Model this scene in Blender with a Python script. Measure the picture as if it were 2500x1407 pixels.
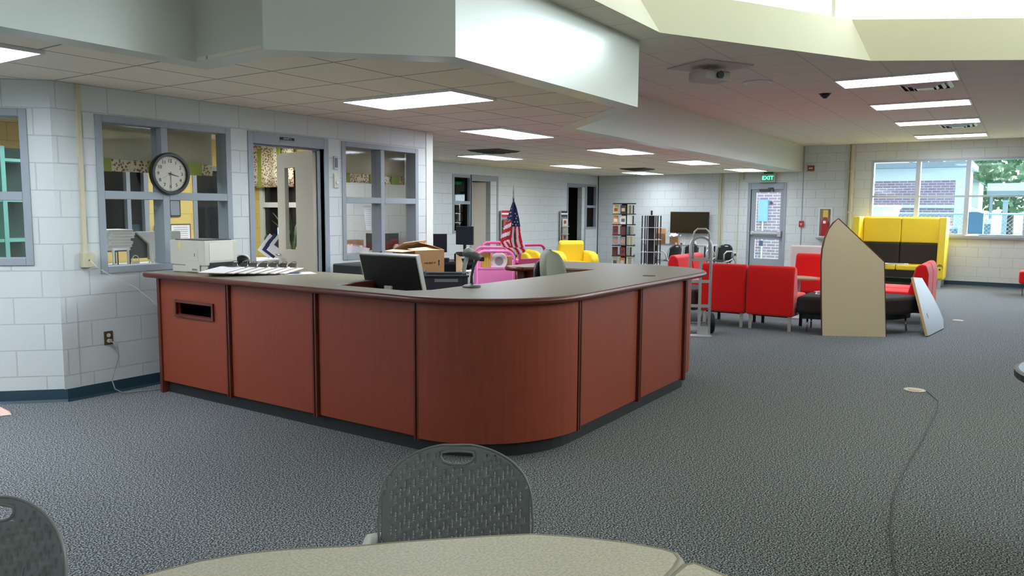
import bpy, math, random
from mathutils import Vector, Matrix
for o in list(bpy.data.objects): bpy.data.objects.remove(o)
S = bpy.context.scene
COL = S.collection
PI = math.pi
random.seed(7)

# ------------------------------------------------------------------ camera
cd = bpy.data.cameras.new('camera'); cam = bpy.data.objects.new('camera', cd); COL.objects.link(cam)
cd.sensor_width = 36.0; cd.lens = 1870.6 / 2500 * 36; cd.clip_end = 300
YAW, PITCH, ROLL = math.radians(33.768), math.radians(5.762), math.radians(0.4055)
fw = Vector((math.cos(YAW)*math.cos(PITCH), math.sin(YAW)*math.cos(PITCH), -math.sin(PITCH)))
r0 = Vector((math.sin(YAW), -math.cos(YAW), 0)); u0 = r0.cross(fw)
rt = r0*math.cos(ROLL) + u0*math.sin(ROLL); up = rt.cross(fw)
m = Matrix((rt, up, -fw)).transposed().to_4x4(); m.translation = Vector((0, 0, 1.497))
cam.matrix_world = m
S.camera = cam

# ------------------------------------------------------------------ world, exposure
W = bpy.data.worlds.new('sky'); S.world = W; W.use_nodes = True
wn = W.node_tree.nodes; wl = W.node_tree.links
bg = wn['Background']
# hazy overcast sky: bluish at the horizon, brighter overhead, with a wide glow round the veiled sun
tc = wn.new('ShaderNodeTexCoord'); sx = wn.new('ShaderNodeSeparateXYZ'); cr = wn.new('ShaderNodeValToRGB')
wl.new(tc.outputs['Generated'], sx.inputs[0]); wl.new(sx.outputs['Z'], cr.inputs[0]); wl.new(cr.outputs[0], bg.inputs[0])
cr.color_ramp.elements[0].color = (0.72, 0.90, 1.0, 1); cr.color_ramp.elements[1].color = (1.0, 0.98, 0.93, 1)
nz = wn.new('ShaderNodeVectorMath'); nz.operation = 'NORMALIZE'; dt = wn.new('ShaderNodeVectorMath'); dt.operation = 'DOT_PRODUCT'
sd = Vector((0.62, -0.62, 0.48)).normalized(); dt.inputs[1].default_value = sd
wl.new(tc.outputs['Generated'], nz.inputs[0]); wl.new(nz.outputs[0], dt.inputs[0])
mxx = wn.new('ShaderNodeMath'); mxx.operation = 'MAXIMUM'; mxx.inputs[1].default_value = 0; wl.new(dt.outputs['Value'], mxx.inputs[0])
pw = wn.new('ShaderNodeMath'); pw.operation = 'POWER'; pw.inputs[1].default_value = 5; wl.new(mxx.outputs[0], pw.inputs[0])
ma = wn.new('ShaderNodeMath'); ma.operation = 'MULTIPLY_ADD'; ma.inputs[1].default_value = 20.0; ma.inputs[2].default_value = 0.8
wl.new(pw.outputs[0], ma.inputs[0]); wl.new(ma.outputs[0], bg.inputs[1])
S.view_settings.view_transform = 'Standard'; S.view_settings.look = 'None'; S.view_settings.gamma = 1
S.view_settings.use_curve_mapping = False; S.view_settings.exposure = 0.95
TROFFER = 15.0
HIGH_TROFFER = 13.0

# ------------------------------------------------------------------ materials
MATS = {}
def lin(c):
    return tuple((x/12.92 if x <= 0.04045 else ((x+0.055)/1.055)**2.4) for x in [v/255 for v in c]) + (1,)
def mat(name, rgb, rough=0.6, metal=0.0, noise=0.0, nscale=30, bump=0.0, spec=0.5, sheen=0.0, stretch=None, coat=0.0):
    if name in MATS: return MATS[name]
    M = bpy.data.materials.new(name); M.use_nodes = True; nt = M.node_tree; b = nt.nodes['Principled BSDF']
    b.inputs['Base Color'].default_value = lin(rgb); b.inputs['Roughness'].default_value = rough
    b.inputs['Metallic'].default_value = metal; b.inputs['Specular IOR Level'].default_value = spec
    b.inputs['Sheen Weight'].default_value = sheen; b.inputs['Coat Weight'].default_value = coat
    if noise or bump:
        t = nt.nodes.new('ShaderNodeTexCoord'); n = nt.nodes.new('ShaderNodeTexNoise')
        n.inputs['Scale'].default_value = nscale; n.inputs['Detail'].default_value = 3
        mp = nt.nodes.new('ShaderNodeMapping'); nt.links.new(t.outputs['Object'], mp.inputs[0]); nt.links.new(mp.outputs[0], n.inputs[0])
        if stretch: mp.inputs['Scale'].default_value = stretch
        if noise:
            r = nt.nodes.new('ShaderNodeValToRGB'); c = lin(rgb)
            r.color_ramp.elements[0].position = 0.3; r.color_ramp.elements[1].position = 0.7
            r.color_ramp.elements[0].color = tuple(x*(1-noise) for x in c[:3]) + (1,)
            r.color_ramp.elements[1].color = tuple(min(1, x*(1+noise)) for x in c[:3]) + (1,)
            nt.links.new(n.outputs[0], r.inputs[0]); nt.links.new(r.outputs[0], b.inputs['Base Color'])
        if bump:
            bm_ = nt.nodes.new('ShaderNodeBump'); bm_.inputs['Strength'].default_value = bump; bm_.inputs['Distance'].default_value = 0.01
            nt.links.new(n.outputs[0], bm_.inputs['Height']); nt.links.new(bm_.outputs[0], b.inputs['Normal'])
    MATS[name] = M; return M
def brickmat(name, rgb, mortar, bw, rh, msize, off=0.5, rough=0.5, bump=0.4, axes='XZ', offset=(0, 0), c2=None, noise=0.0, plus=0.0):
    M = bpy.data.materials.new(name); M.use_nodes = True; nt = M.node_tree; b = nt.nodes['Principled BSDF']
    t = nt.nodes.new('ShaderNodeTexCoord'); s = nt.nodes.new('ShaderNodeSeparateXYZ'); c = nt.nodes.new('ShaderNodeCombineXYZ')
    nt.links.new(t.outputs['Object'], s.inputs[0])
    for i, a in enumerate(axes):
        ad = nt.nodes.new('ShaderNodeMath'); ad.operation = 'ADD'; ad.inputs[1].default_value = offset[i]
        nt.links.new(s.outputs[a], ad.inputs[0]); nt.links.new(ad.outputs[0], c.inputs[i])
    k = nt.nodes.new('ShaderNodeTexBrick'); nt.links.new(c.outputs[0], k.inputs[0])
    k.offset = off; k.inputs['Scale'].default_value = 1; k.inputs['Brick Width'].default_value = bw; k.inputs['Row Height'].default_value = rh
    k.inputs['Mortar Size'].default_value = msize; k.inputs['Mortar Smooth'].default_value = 0.3; k.inputs['Bias'].default_value = -0.2
    k.inputs['Color1'].default_value = lin(rgb); k.inputs['Color2'].default_value = lin(c2 or rgb); k.inputs['Mortar'].default_value = lin(mortar)
    out = k.outputs['Color']
    n = nt.nodes.new('ShaderNodeTexNoise'); n.inputs['Scale'].default_value = 60; n.inputs['Detail'].default_value = 4
    nt.links.new(t.outputs['Object'], n.inputs[0])
    if noise:
        mx = nt.nodes.new('ShaderNodeMix'); mx.data_type = 'RGBA'; mx.blend_type = 'MULTIPLY'; mx.inputs['Factor'].default_value = noise
        nt.links.new(out, mx.inputs[6]); nt.links.new(n.outputs[0], mx.inputs[7]); out = mx.outputs[2]
    nt.links.new(out, b.inputs['Base Color'])
    b.inputs['Roughness'].default_value = rough
    if bump:
        ht = nt.nodes.new('ShaderNodeMath'); ht.operation = 'MULTIPLY_ADD'; ht.inputs[1].default_value = -1.0
        n2 = nt.nodes.new('ShaderNodeMath'); n2.operation = 'MULTIPLY'; n2.inputs[1].default_value = 0.25
        nt.links.new(n.outputs[0], n2.inputs[0]); nt.links.new(k.outputs['Fac'], ht.inputs[0]); nt.links.new(n2.outputs[0], ht.inputs[2])
        bu = nt.nodes.new('ShaderNodeBump'); bu.inputs['Strength'].default_value = bump; bu.inputs['Distance'].default_value = 0.006
        nt.links.new(ht.outputs[0], bu.inputs['Height']); nt.links.new(bu.outputs[0], b.inputs['Normal'])
    MATS[name] = M; return M
def emis(name, rgb, strength, cells=None, axes='XY'):
    M = bpy.data.materials.new(name); M.use_nodes = True; nt = M.node_tree; b = nt.nodes['Principled BSDF']
    b.inputs['Base Color'].default_value = lin((225, 228, 230)); b.inputs['Roughness'].default_value = 0.3
    b.inputs['Emission Color'].default_value = lin(rgb); b.inputs['Emission Strength'].default_value = strength
    if cells:
        t = nt.nodes.new('ShaderNodeTexCoord'); k = nt.nodes.new('ShaderNodeTexBrick'); nt.links.new(t.outputs['Object'], k.inputs[0])
        k.offset = 0; k.inputs['Scale'].default_value = 1; k.inputs['Brick Width'].default_value = cells[0]; k.inputs['Row Height'].default_value = cells[1]
        k.inputs['Mortar Size'].default_value = 0.006; k.inputs['Color1'].default_value = lin(rgb); k.inputs['Color2'].default_value = tuple(x*0.86 for x in lin(rgb)[:3])+(1,)
        k.inputs['Mortar'].default_value = tuple(x*cells[2] for x in lin(rgb)[:3])+(1,)
        nt.links.new(k.outputs[0], b.inputs['Emission Color'])
    MATS[name] = M; return M
def glassmat(name, tint=(255, 255, 255), refl=0.07):
    M = bpy.data.materials.new(name); M.use_nodes = True; nt = M.node_tree
    nt.nodes.remove(nt.nodes['Principled BSDF']); out = nt.nodes['Material Output']
    tr = nt.nodes.new('ShaderNodeBsdfTransparent'); tr.inputs[0].default_value = lin(tint)
    gl = nt.nodes.new('ShaderNodeBsdfGlossy'); gl.inputs['Roughness'].default_value = 0.03
    mx = nt.nodes.new('ShaderNodeMixShader'); mx.inputs[0].default_value = refl
    nt.links.new(tr.outputs[0], mx.inputs[1]); nt.links.new(gl.outputs[0], mx.inputs[2]); nt.links.new(mx.outputs[0], out.inputs[0])
    MATS[name] = M; return M
def specklemat(name, cols, scale, rough=0.95, bump=0.3):
    M = bpy.data.materials.new(name); M.use_nodes = True; nt = M.node_tree; b = nt.nodes['Principled BSDF']
    t = nt.nodes.new('ShaderNodeTexCoord'); n = nt.nodes.new('ShaderNodeTexNoise'); n.inputs['Scale'].default_value = scale; n.inputs['Detail'].default_value = 2
    nt.links.new(t.outputs['Object'], n.inputs[0])
    r = nt.nodes.new('ShaderNodeValToRGB'); e = r.color_ramp.elements
    pos = [0.36, 0.5, 0.64]
    e[0].position = pos[0]; e[0].color = lin(cols[0]); e[1].position = pos[2]; e[1].color = lin(cols[2]); q = e.new(pos[1]); q.color = lin(cols[1])
    nt.links.new(n.outputs[0], r.inputs[0]); nt.links.new(r.outputs[0], b.inputs['Base Color']); b.inputs['Roughness'].default_value = rough
    b.inputs['Specular IOR Level'].default_value = 0.15
    bu = nt.nodes.new('ShaderNodeBump'); bu.inputs['Strength'].default_value = bump; bu.inputs['Distance'].default_value = 0.004
    nt.links.new(n.outputs[0], bu.inputs['Height']); nt.links.new(bu.outputs[0], b.inputs['Normal'])
    MATS[name] = M; return M

CMU = brickmat('painted_block', (206, 211, 208), (186, 192, 190), 0.4064, 0.2032, 0.005, bump=0.7, rough=0.42, offset=(0, 0.0))
TILE = brickmat('ceiling_tile', (250, 238, 216), (160, 150, 136), 0.6096, 0.6096, 0.009, off=0.0, rough=0.95, bump=0.15, axes='XY', offset=(-2.946+6.096, -3.770+6.096), noise=0.12)
TILEH = brickmat('ceiling_tile_high', (232, 224, 208), (206, 200, 190), 0.6096, 0.6096, 0.009, off=0.0, rough=0.95, bump=0.15, axes='XY', offset=(-9.50+12.192, -0.72+12.192), noise=0.12)  # grid line colour lightened to stand for lamp reflections on the bars
CARPET = specklemat('blue_grey_carpet', ((26, 30, 32), (92, 98, 99), (180, 184, 184)), 130, bump=0.05)
GYP = mat('painted_gypsum', (218, 219, 206), 0.28, bump=0.03, nscale=80)
DOMEP = mat('cream_gypsum', (222, 220, 198), 0.7)
FRAME = mat('grey_blue_frame_paint', (150, 158, 163), 0.4)
BASE = mat('teal_cove_base', (34, 62, 76), 0.45)
GLASS = glassmat('window_glass')
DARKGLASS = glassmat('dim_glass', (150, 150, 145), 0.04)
WOOD = mat('cherry_laminate', (140, 62, 40), 0.40, noise=0.07, nscale=9, stretch=(5, 5, 0.6), spec=0.45)
WOODD = mat('cherry_trim', (98, 44, 30), 0.35, noise=0.12, nscale=8)
TOPL = specklemat('taupe_laminate', ((124, 117, 98), (132, 125, 106), (140, 133, 114)), 180, rough=0.4, bump=0.02)
KICK = mat('black_kick_base', (34, 36, 36), 0.6)
BLACK = mat('black_plastic', (26, 27, 28), 0.4)
DGREY = mat('charcoal_plastic', (52, 55, 58), 0.5)
SHELLG = mat('grey_chair_plastic', (112, 116, 112), 0.42)
WHITEP = mat('white_plastic', (226, 226, 222), 0.35)
BEIGEP = mat('beige_plastic', (205, 201, 186), 0.4)
ALU = mat('brushed_aluminium', (206, 206, 204), 0.38, metal=0.6)
CHROME = mat('chrome', (200, 202, 204), 0.12, metal=1.0)
LEGALU = mat('satin_leg', (196, 196, 188), 0.4, metal=0.3)
RED = mat('red_upholstery', (228, 22, 20), 0.85, noise=0.10, nscale=220, bump=0.15, sheen=0.3, spec=0.2)
DBROWN = mat('dark_brown_upholstery', (52, 46, 44), 0.8, noise=0.15, nscale=200, spec=0.25)
YELV = mat('yellow_vinyl', (246, 212, 46), 0.42, noise=0.04, nscale=40)
YELF = mat('yellow_fabric', (240, 208, 50), 0.75, noise=0.05, nscale=120)
PINK = mat('pink_enamel', (250, 140, 200), 0.4)
PINKD = mat('deep_pink_enamel', (226, 84, 140), 0.45)
CARD = mat('corrugated_cardboard', (178, 132, 88), 0.85, noise=0.06, nscale=20)
CARDL = mat('pale_cardboard', (214, 176, 138), 0.85)
PAPER = mat('white_paper', (238, 238, 236), 0.7)
PRINTM = mat('printed_ink', (70, 70, 78), 0.7)
RUBBER = mat('black_rubber', (22, 22, 23), 0.7)
TABLEW = specklemat('woven_beige_laminate', ((186, 180, 160), (200, 194, 174), (210, 204, 186)), 160, rough=0.45, bump=0.02)
TAUPE = mat('taupe_edge', (146, 136, 118), 0.5)
YWALL = brickmat('yellow_block', (226, 200, 110), (200, 176, 96), 0.4064, 0.2032, 0.005, bump=0.4)
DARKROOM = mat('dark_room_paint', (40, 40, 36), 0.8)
TEALP = mat('teal_paint', (120, 190, 172), 0.6)
DOORP = mat('beige_door_paint', (202, 194, 178), 0.4)
NAVY = mat('navy_card', (40, 44, 84), 0.6)

# ------------------------------------------------------------------ mesh helpers
class MB:
    def __init__(s): s.v = []; s.f = []; s.mi = []; s.cur = 0
    def poly(s, pts, faces):
        o = len(s.v); s.v += [tuple(p) for p in pts]
        for f in faces: s.f.append([i+o for i in f]); s.mi.append(s.cur)
        return s
    def box(s, x0, x1, y0, y1, z0, z1):
        return s.poly([(x0,y0,z0),(x1,y0,z0),(x1,y1,z0),(x0,y1,z0),(x0,y0,z1),(x1,y0,z1),(x1,y1,z1),(x0,y1,z1)],
                      [(3,2,1,0),(4,5,6,7),(0,1,5,4),(1,2,6,5),(2,3,7,6),(3,0,4,7)])
    def prism(s, pts, a, b, axis='z'):
        n = len(pts)
        def P(p, t): return {'z': (p[0], p[1], t), 'y': (p[0], t, p[1]), 'x': (t, p[0], p[1])}[axis]
        v = [P(p, a) for p in pts] + [P(p, b) for p in pts]
        ar = sum(pts[i][0]*pts[(i+1)%n][1]-pts[(i+1)%n][0]*pts[i][1] for i in range(n))
        f = [list(range(n))[::-1], list(range(n, 2*n))] + [(i, (i+1)%n, n+(i+1)%n, n+i) for i in range(n)]
        if (ar < 0) != (axis == 'y'): f = [list(q)[::-1] for q in f]
        return s.poly(v, f)
    def lathe(s, prof, cx=0, cy=0, n=20, axis='z', cz=0):
        v = []; f = []
        for r, z in prof:
            for i in range(n):
                a = 2*PI*i/n
                x, y = r*math.cos(a), r*math.sin(a)
                v.append({'z': (cx+x, cy+y, cz+z), 'y': (cx+x, cy+z, cz-y), 'x': (cx+z, cy+x, cz+y)}[axis])
        k = len(prof)
        for j in range(k-1):
            for i in range(n): f.append((j*n+i, j*n+(i+1)%n, (j+1)*n+(i+1)%n, (j+1)*n+i))
        f.append(list(range(n))[::-1]); f.append([(k-1)*n+i for i in range(n)])
        return s.poly(v, f)
    def cyl(s, cx, cy, z0, z1, r, n=16, r2=None): return s.lathe([(r, z0), (r if r2 is None else r2, z1)], cx, cy, n)
    def tube(s, pts, r, n=8, flat=None, closed=False):
        pts = [Vector(p) for p in pts]; k = len(pts); v = []; f = []
        pn = None
        for j, p in enumerate(pts):
            if closed: t = pts[(j+1)%k]-pts[j-1]
            else: t = pts[min(j+1, k-1)]-pts[max(j-1, 0)]
            t = t.normalized()
            if pn is None:
                pn = t.cross(Vector((0, 0, 1)))
                if pn.length < 1e-3: pn = t.cross(Vector((0, 1, 0)))
                pn.normalize()
            else:
                pn = (pn - t*pn.dot(t))
                if pn.length < 1e-5: pn = t.cross(Vector((0.3, 0.5, 0.8)))
                pn.normalize()
            b = t.cross(pn)
            rr = r[j] if isinstance(r, (list, tuple)) else r
            for i in range(n):
                a = 2*PI*i/n + (PI/4 if n == 4 else 0); v.append(p + pn*math.cos(a)*rr + b*math.sin(a)*rr*(flat or 1))
        m_ = k if closed else k-1
        for j in range(m_):
            for i in range(n): f.append((j*n+(i+1)%n, j*n+i, ((j+1)%k)*n+i, ((j+1)%k)*n+(i+1)%n))
        if not closed: f.append(list(range(n))); f.append([(k-1)*n+i for i in range(n)][::-1])
        return s.poly(v, f)
    def sheet(s, nu, nv, fn):
        v = [fn(i/(nu-1), j/(nv-1)) for j in range(nv) for i in range(nu)]
        return s.poly(v, [(j*nu+i, j*nu+i+1, (j+1)*nu+i+1, (j+1)*nu+i) for j in range(nv-1) for i in range(nu-1)])
    def xf(s, rz=0, loc=(0,0,0), rx=0, ry=0, start=0):
        R_ = Matrix.Translation(loc) @ Matrix.Rotation(rz, 4, 'Z') @ Matrix.Rotation(ry, 4, 'Y') @ Matrix.Rotation(rx, 4, 'X')
        for i in range(start, len(s.v)): s.v[i] = tuple(R_ @ Vector(s.v[i]))
        return s
    def obj(s, name, mats, parent=None, loc=(0,0,0), rz=0, smooth=False, bevel=0, seg=2, solid=0, sub=0, rx=0, ry=0):
        me = bpy.data.meshes.new(name); me.from_pydata(s.v, [], s.f)
        if not isinstance(mats, (list, tuple)): mats = [mats]
        for q in mats: me.materials.append(q)
        for p, i in zip(me.polygons, s.mi): p.material_index = i; p.use_smooth = smooth
        me.update()
        o = bpy.data.objects.new(name, me); COL.objects.link(o); o.location = loc; o.rotation_euler = (rx, ry, rz)
        if parent: o.parent = parent
        if solid: q = o.modifiers.new('solid', 'SOLIDIFY'); q.thickness = solid; q.offset = 0
        if bevel:
            q = o.modifiers.new('bevel', 'BEVEL'); q.width = bevel; q.segments = seg; q.limit_method = 'ANGLE'; q.angle_limit = 0.6
            for p in me.polygons: p.use_smooth = True
            q.harden_normals = True
        if sub: q = o.modifiers.new('sub', 'SUBSURF'); q.levels = sub; q.render_levels = sub
        return o
def B(*a): return MB().box(*a)
def tag(o, label, cat, group=None, kind=None):
    if label: o['label'] = label
    if cat: o['category'] = cat
    if group: o['group'] = group
    if kind: o['kind'] = kind
    return o
def thing(name, label, cat, loc=(0,0,0), rz=0, group=None):
    o = bpy.data.objects.new(name, None); COL.objects.link(o); o.location = loc; o.rotation_euler = (0, 0, rz); o.empty_display_size = 0.1
    return tag(o, label, cat, group)
def struct(o): o['kind'] = 'structure'; return o
def dup(root, loc=None, rz=None, label=None, group=None):
    def kids(o): return [c for c in list(COL.objects) if c.parent == o]
    r = root.copy(); COL.objects.link(r)
    if loc is not None: r.location = loc
    if rz is not None: r.rotation_euler = (0, 0, rz)
    if label: r['label'] = label
    if group: r['group'] = group
    for ch in kids(root):
        c = ch.copy(); COL.objects.link(c); c.parent = r
        for g in kids(ch):
            d = g.copy(); COL.objects.link(d); d.parent = c
    return r
def text(body, size, m_, parent, loc, rot=(PI/2, 0, 0), align='CENTER', name='lettering', extrude=0.0008, ax='CENTER', label=None):
    cu = bpy.data.curves.new(name, 'FONT'); cu.body = body; cu.size = size; cu.align_x = align; cu.align_y = ax; cu.extrude = extrude
    t = bpy.data.objects.new('t', cu); COL.objects.link(t); dg = bpy.context.evaluated_depsgraph_get(); dg.update()
    me = bpy.data.meshes.new_from_object(t.evaluated_get(dg)); bpy.data.objects.remove(t)
    me.materials.clear(); me.materials.append(m_)
    o = bpy.data.objects.new(name, me); COL.objects.link(o); o.parent = parent; o.location = loc; o.rotation_euler = rot
    if label: o['label'] = label
    return o
def arc(cx, cy, r, a0, a1, n): return [(cx+r*math.cos(a0+(a1-a0)*i/n), cy+r*math.sin(a0+(a1-a0)*i/n)) for i in range(n+1)]

# ------------------------------------------------------------------ room shell
ZL, ZH = 2.44, 3.018
def wall(name, origin, rz, L, z0, z1, th=0.13, openings=(), m_=None, kind=True):
    xs = sorted({0, L} | {o[0] for o in openings} | {o[1] for o in openings}); zs = sorted({z0, z1} | {o[2] for o in openings} | {o[3] for o in openings})
    def hole(i, j):
        if i < 0 or j < 0 or i >= len(xs)-1 or j >= len(zs)-1: return True
        x, z = (xs[i]+xs[i+1])/2, (zs[j]+zs[j+1])/2
        return any(o[0] < x < o[1] and o[2] < z < o[3] for o in openings)
    mb = MB()
    for i in range(len(xs)-1):
        for j in range(len(zs)-1):
            if hole(i, j): continue
            a, b, c, d = xs[i], xs[i+1], zs[j], zs[j+1]
            mb.poly([(a,0,c),(b,0,c),(b,0,d),(a,0,d)], [(0,1,2,3)]); mb.poly([(a,th,c),(b,th,c),(b,th,d),(a,th,d)], [(3,2,1,0)])
            if hole(i-1, j): mb.poly([(a,0,c),(a,th,c),(a,th,d),(a,0,d)], [(3,2,1,0)])
            if hole(i+1, j): mb.poly([(b,0,c),(b,th,c),(b,th,d),(b,0,d)], [(0,1,2,3)])
            if hole(i, j-1): mb.poly([(a,0,c),(b,0,c),(b,th,c),(a,th,c)], [(3,2,1,0)])
            if hole(i, j+1): mb.poly([(a,0,d),(b,0,d),(b,th,d),(a,th,d)], [(0,1,2,3)])
    return struct(mb.obj(name, m_ or CMU, loc=origin, rz=rz))

struct(B(-5, 18.6, -6.5, 12, -0.1, 0).obj('floor', CARPET))
# office front wall (y = 6.087, faces the camera)
YC = 6.087
wall('wall_office_front', (2.933, YC, 0), 0, 4.40, 0, ZL, openings=[(0.31, 1.53, 1.0, 2.19), (1.765, 2.647, 0, 2.13), (2.91, 4.12, 0.98, 2.19)])
wall('wall_left', (0.10, 8.92, 0), -PI/4, 4.007, 0, ZL, openings=[(2.4, 3.80, 1.09, 2.19)])
wall('wall_office_side', (7.33, YC+0.13, 0), PI/2, 3.41, 0, ZL, th=0.13)
wall('wall_back', (7.2, 9.62, 0), 0, 11.44, 0, ZL, openings=[(5.06, 5.60, 1.08, 2.17), (5.64, 6.33, 0, 2.12), (9.70, 10.42, 0, 2.13), (10.66, 11.2, 1.06, 2.17)])
wall('wall_right', (18.51, 9.74, 0), -PI/2, 15.7, 0, 3.3, openings=[(4.22, 4.99, 0, 2.05), (6.87, 9.72, 1.06, 2.63), (10.42, 13.3, 1.06, 2.63)])
wall('wall_rear', (18.6, -5.9, 0), PI, 22.7, 0, 3.3)
wall('wall_west', (-4.0, -6, 0), PI/2, 15.0, 0, 3.3)
wall('wall_north', (-4.0, 8.95, 0), 0, 4.25, 0, ZL)
# rooms behind the walls
wall('wall_office_back', (1.2, 9.45, 0), 0, 6.0, 0, ZL, m_=YWALL, openings=[(3.73, 4.42, 1.0, 2.05), (5.14, 5.84, 1.0, 2.05)])
wall('wall_office_east', (7.19, 9.45, 0), -PI/2, 1.75, 0, ZL, th=0.02, m_=YWALL)
wall('wall_office_east_pale', (7.19, 7.70, 0), -PI/2, 1.48, 0, ZL, th=0.02)
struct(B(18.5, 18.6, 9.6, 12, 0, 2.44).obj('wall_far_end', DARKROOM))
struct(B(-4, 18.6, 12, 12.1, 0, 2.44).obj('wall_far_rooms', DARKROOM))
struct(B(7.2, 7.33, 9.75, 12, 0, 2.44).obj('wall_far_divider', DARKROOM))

def bordertrim(name, pts, w, z):
    mb = MB()
    for (a, b) in zip(pts[:-1], pts[1:]):
        a, b = Vector(a), Vector(b); d = (b-a).normalized(); n = Vector((-d.y, d.x))
        mb.prism([tuple(a-d*0.0), tuple(b+d*0.0), tuple(b+n*w+d*0.0), tuple(a+n*w)], z-0.006, z)
    return mb
# low ceiling outline (opening towards the high room)
LOWP = [(-4, 4.5), (3.06, 4.5), (3.03, 3.80), (3.81, 2.977), (6.47, 2.977), (7.80, 4.36), (18.51, 4.36)]
full = [(x, y+.02) for x, y in LOWP] + [(18.6, 12.05), (-4.1, 12.05)]
struct(MB().prism(full, ZL, ZL+0.02).obj('ceiling_low', TILE))
def offset_line(pts, w):
    out = []
    for i, p in enumerate(pts):
        p = Vector(p); ns = []
        if i > 0: d = (p-Vector(pts[i-1])).normalized(); ns.append(Vector((-d.y, d.x)))
        if i < len(pts)-1: d = (Vector(pts[i+1])-p).normalized(); ns.append(Vector((-d.y, d.x)))
        n = sum(ns, Vector((0, 0))); n = n/n.length
        out.append(tuple(p + n*(w/max(.35, n.dot(ns[0])))))
    return out
inner = offset_line(LOWP, 0.19)
fb = MB(); k_ = len(LOWP)
for i in range(k_-1):
    a, b, c, d = LOWP[i], LOWP[i+1], inner[i+1], inner[i]
    z0, z1 = ZL-0.006, 3.30
    fb.poly([(*a, z0), (*b, z0), (*c, z0), (*d, z0), (*a, z1), (*b, z1), (*c, z1), (*d, z1)], [(3,2,1,0), (4,5,6,7), (0,1,5,4), (2,3,7,6)])
struct(fb.obj('wall_bulkhead', GYP))

# high ceiling with the twelve sided skylight opening
CX, CY, N12 = 4.98, -2.15, 12
def ring(r, z): return [(CX+r*math.cos(PI*(2*i+1)/12), CY+r*math.sin(PI*(2*i+1)/12), z) for i in range(12)]
rin = ring(5.02, ZH)
outer = []
for i in range(12):
    a = PI*(2*i+1)/12; dx, dy = math.cos(a), math.sin(a)
    t = min([(18.6-CX)/dx if dx > 0 else (CX+4.1)/-dx if dx < 0 else 1e9, (4.48-CY)/dy if dy > 0 else (CY+6.0)/-dy])
    t = min((18.6-CX)/dx if dx > 1e-6 else 1e9, (-4.1-CX)/dx if dx < -1e-6 else 1e9, (6.65)/dy if dy > 1e-6 else 1e9, (-3.95)/dy if dy < -1e-6 else 1e9)
    outer.append((CX+dx*max(t, 5.03), CY+dy*max(t, 5.03), ZH))
hc = MB()
P12 = [Vector(p[:2]) for p in rin]
# grid-free fill: strips outside of the 12-gon, cut as four big polygons
R_ = [tuple(p[:2]) for p in rin]
def up_(p): return p[1] > CY
tops = R_[0:6]     # angles 15..165 (upper half)
bots = R_[6:12]    # angles 195..345
hc.poly([(18.6, CY, ZH), (18.6, 4.48, ZH), (-4.1, 4.48, ZH), (-4.1, CY, ZH), (CX-5.02*math.cos(PI/12), CY, ZH)] + [(x, y, ZH) for x, y in reversed(tops)] + [(CX+5.02*math.cos(PI/12), CY, ZH)], [list(range(12))[::-1]])
hc.poly([(-4.1, CY, ZH), (-4.1, -6, ZH), (18.6, -6, ZH), (18.6, CY, ZH), (CX+5.02*math.cos(PI/12), CY, ZH)] + [(x, y, ZH) for x, y in reversed(bots)] + [(CX-5.02*math.cos(PI/12), CY, ZH)], [list(range(12))[::-1]])
struct(hc.obj('ceiling_high', TILEH))
def band(ra, za, rb, zb, name, m_, th=0.05):
    a, b = ring(ra, za), ring(rb, zb)
    mb = MB().poly(a+b, [(i, (i+1) % 12, 12+(i+1) % 12, 12+i) for i in range(12)])
    return struct(mb.obj(name, m_))
band(5.02, ZH, 5.36, 3.50, 'wall_skylight_fascia', DOMEP)
band(5.36, 3.50, 5.72, 3.50, 'trim_2', DOMEP)
# clerestory: posts, sill and head round the opening, glass between
fr = MB(); gl = MB()
c0 = ring(5.72, 3.50); c1 = ring(5.72, 4.55)
for i in range(12):
    a, b = Vector(c0[i]), Vector(c0[(i+1) % 12]); d = (b-a)
    for t0, t1 in ((0, 0.012), (0.988, 1)):
        p, q = a+d*t0, a+d*t1; n = Vector((p.x-CX, p.y-CY, 0)).normalized()*0.08
        fr.poly([p, q, q+n, p+n, p+Vector((0,0,1.05)), q+Vector((0,0,1.05)), q+n+Vector((0,0,1.05)), p+n+Vector((0,0,1.05))], [(3,2,1,0),(4,5,6,7),(0,1,5,4),(1,2,6,5),(2,3,7,6),(3,0,4,7)])
    n = Vector(((a.x+b.x)/2-CX, (a.y+b.y)/2-CY, 0)).normalized()*0.04
    gl.poly([a+n, b+n, b+n+Vector((0,0,1.05)), a+n+Vector((0,0,1.05))], [(0,1,2,3)])
w9 = struct(fr.obj('window_9', WHITEP)); gl.obj('pane', GLASS, w9)
struct(MB().poly(ring(6.2, 4.55) + ring(6.2, 4.60), [list(range(12))[::-1], list(range(12, 24))] + [(i, (i+1)%12, 12+(i+1)%12, 12+i) for i in range(12)]).obj('ceiling_skylight', DOMEP))

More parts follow.
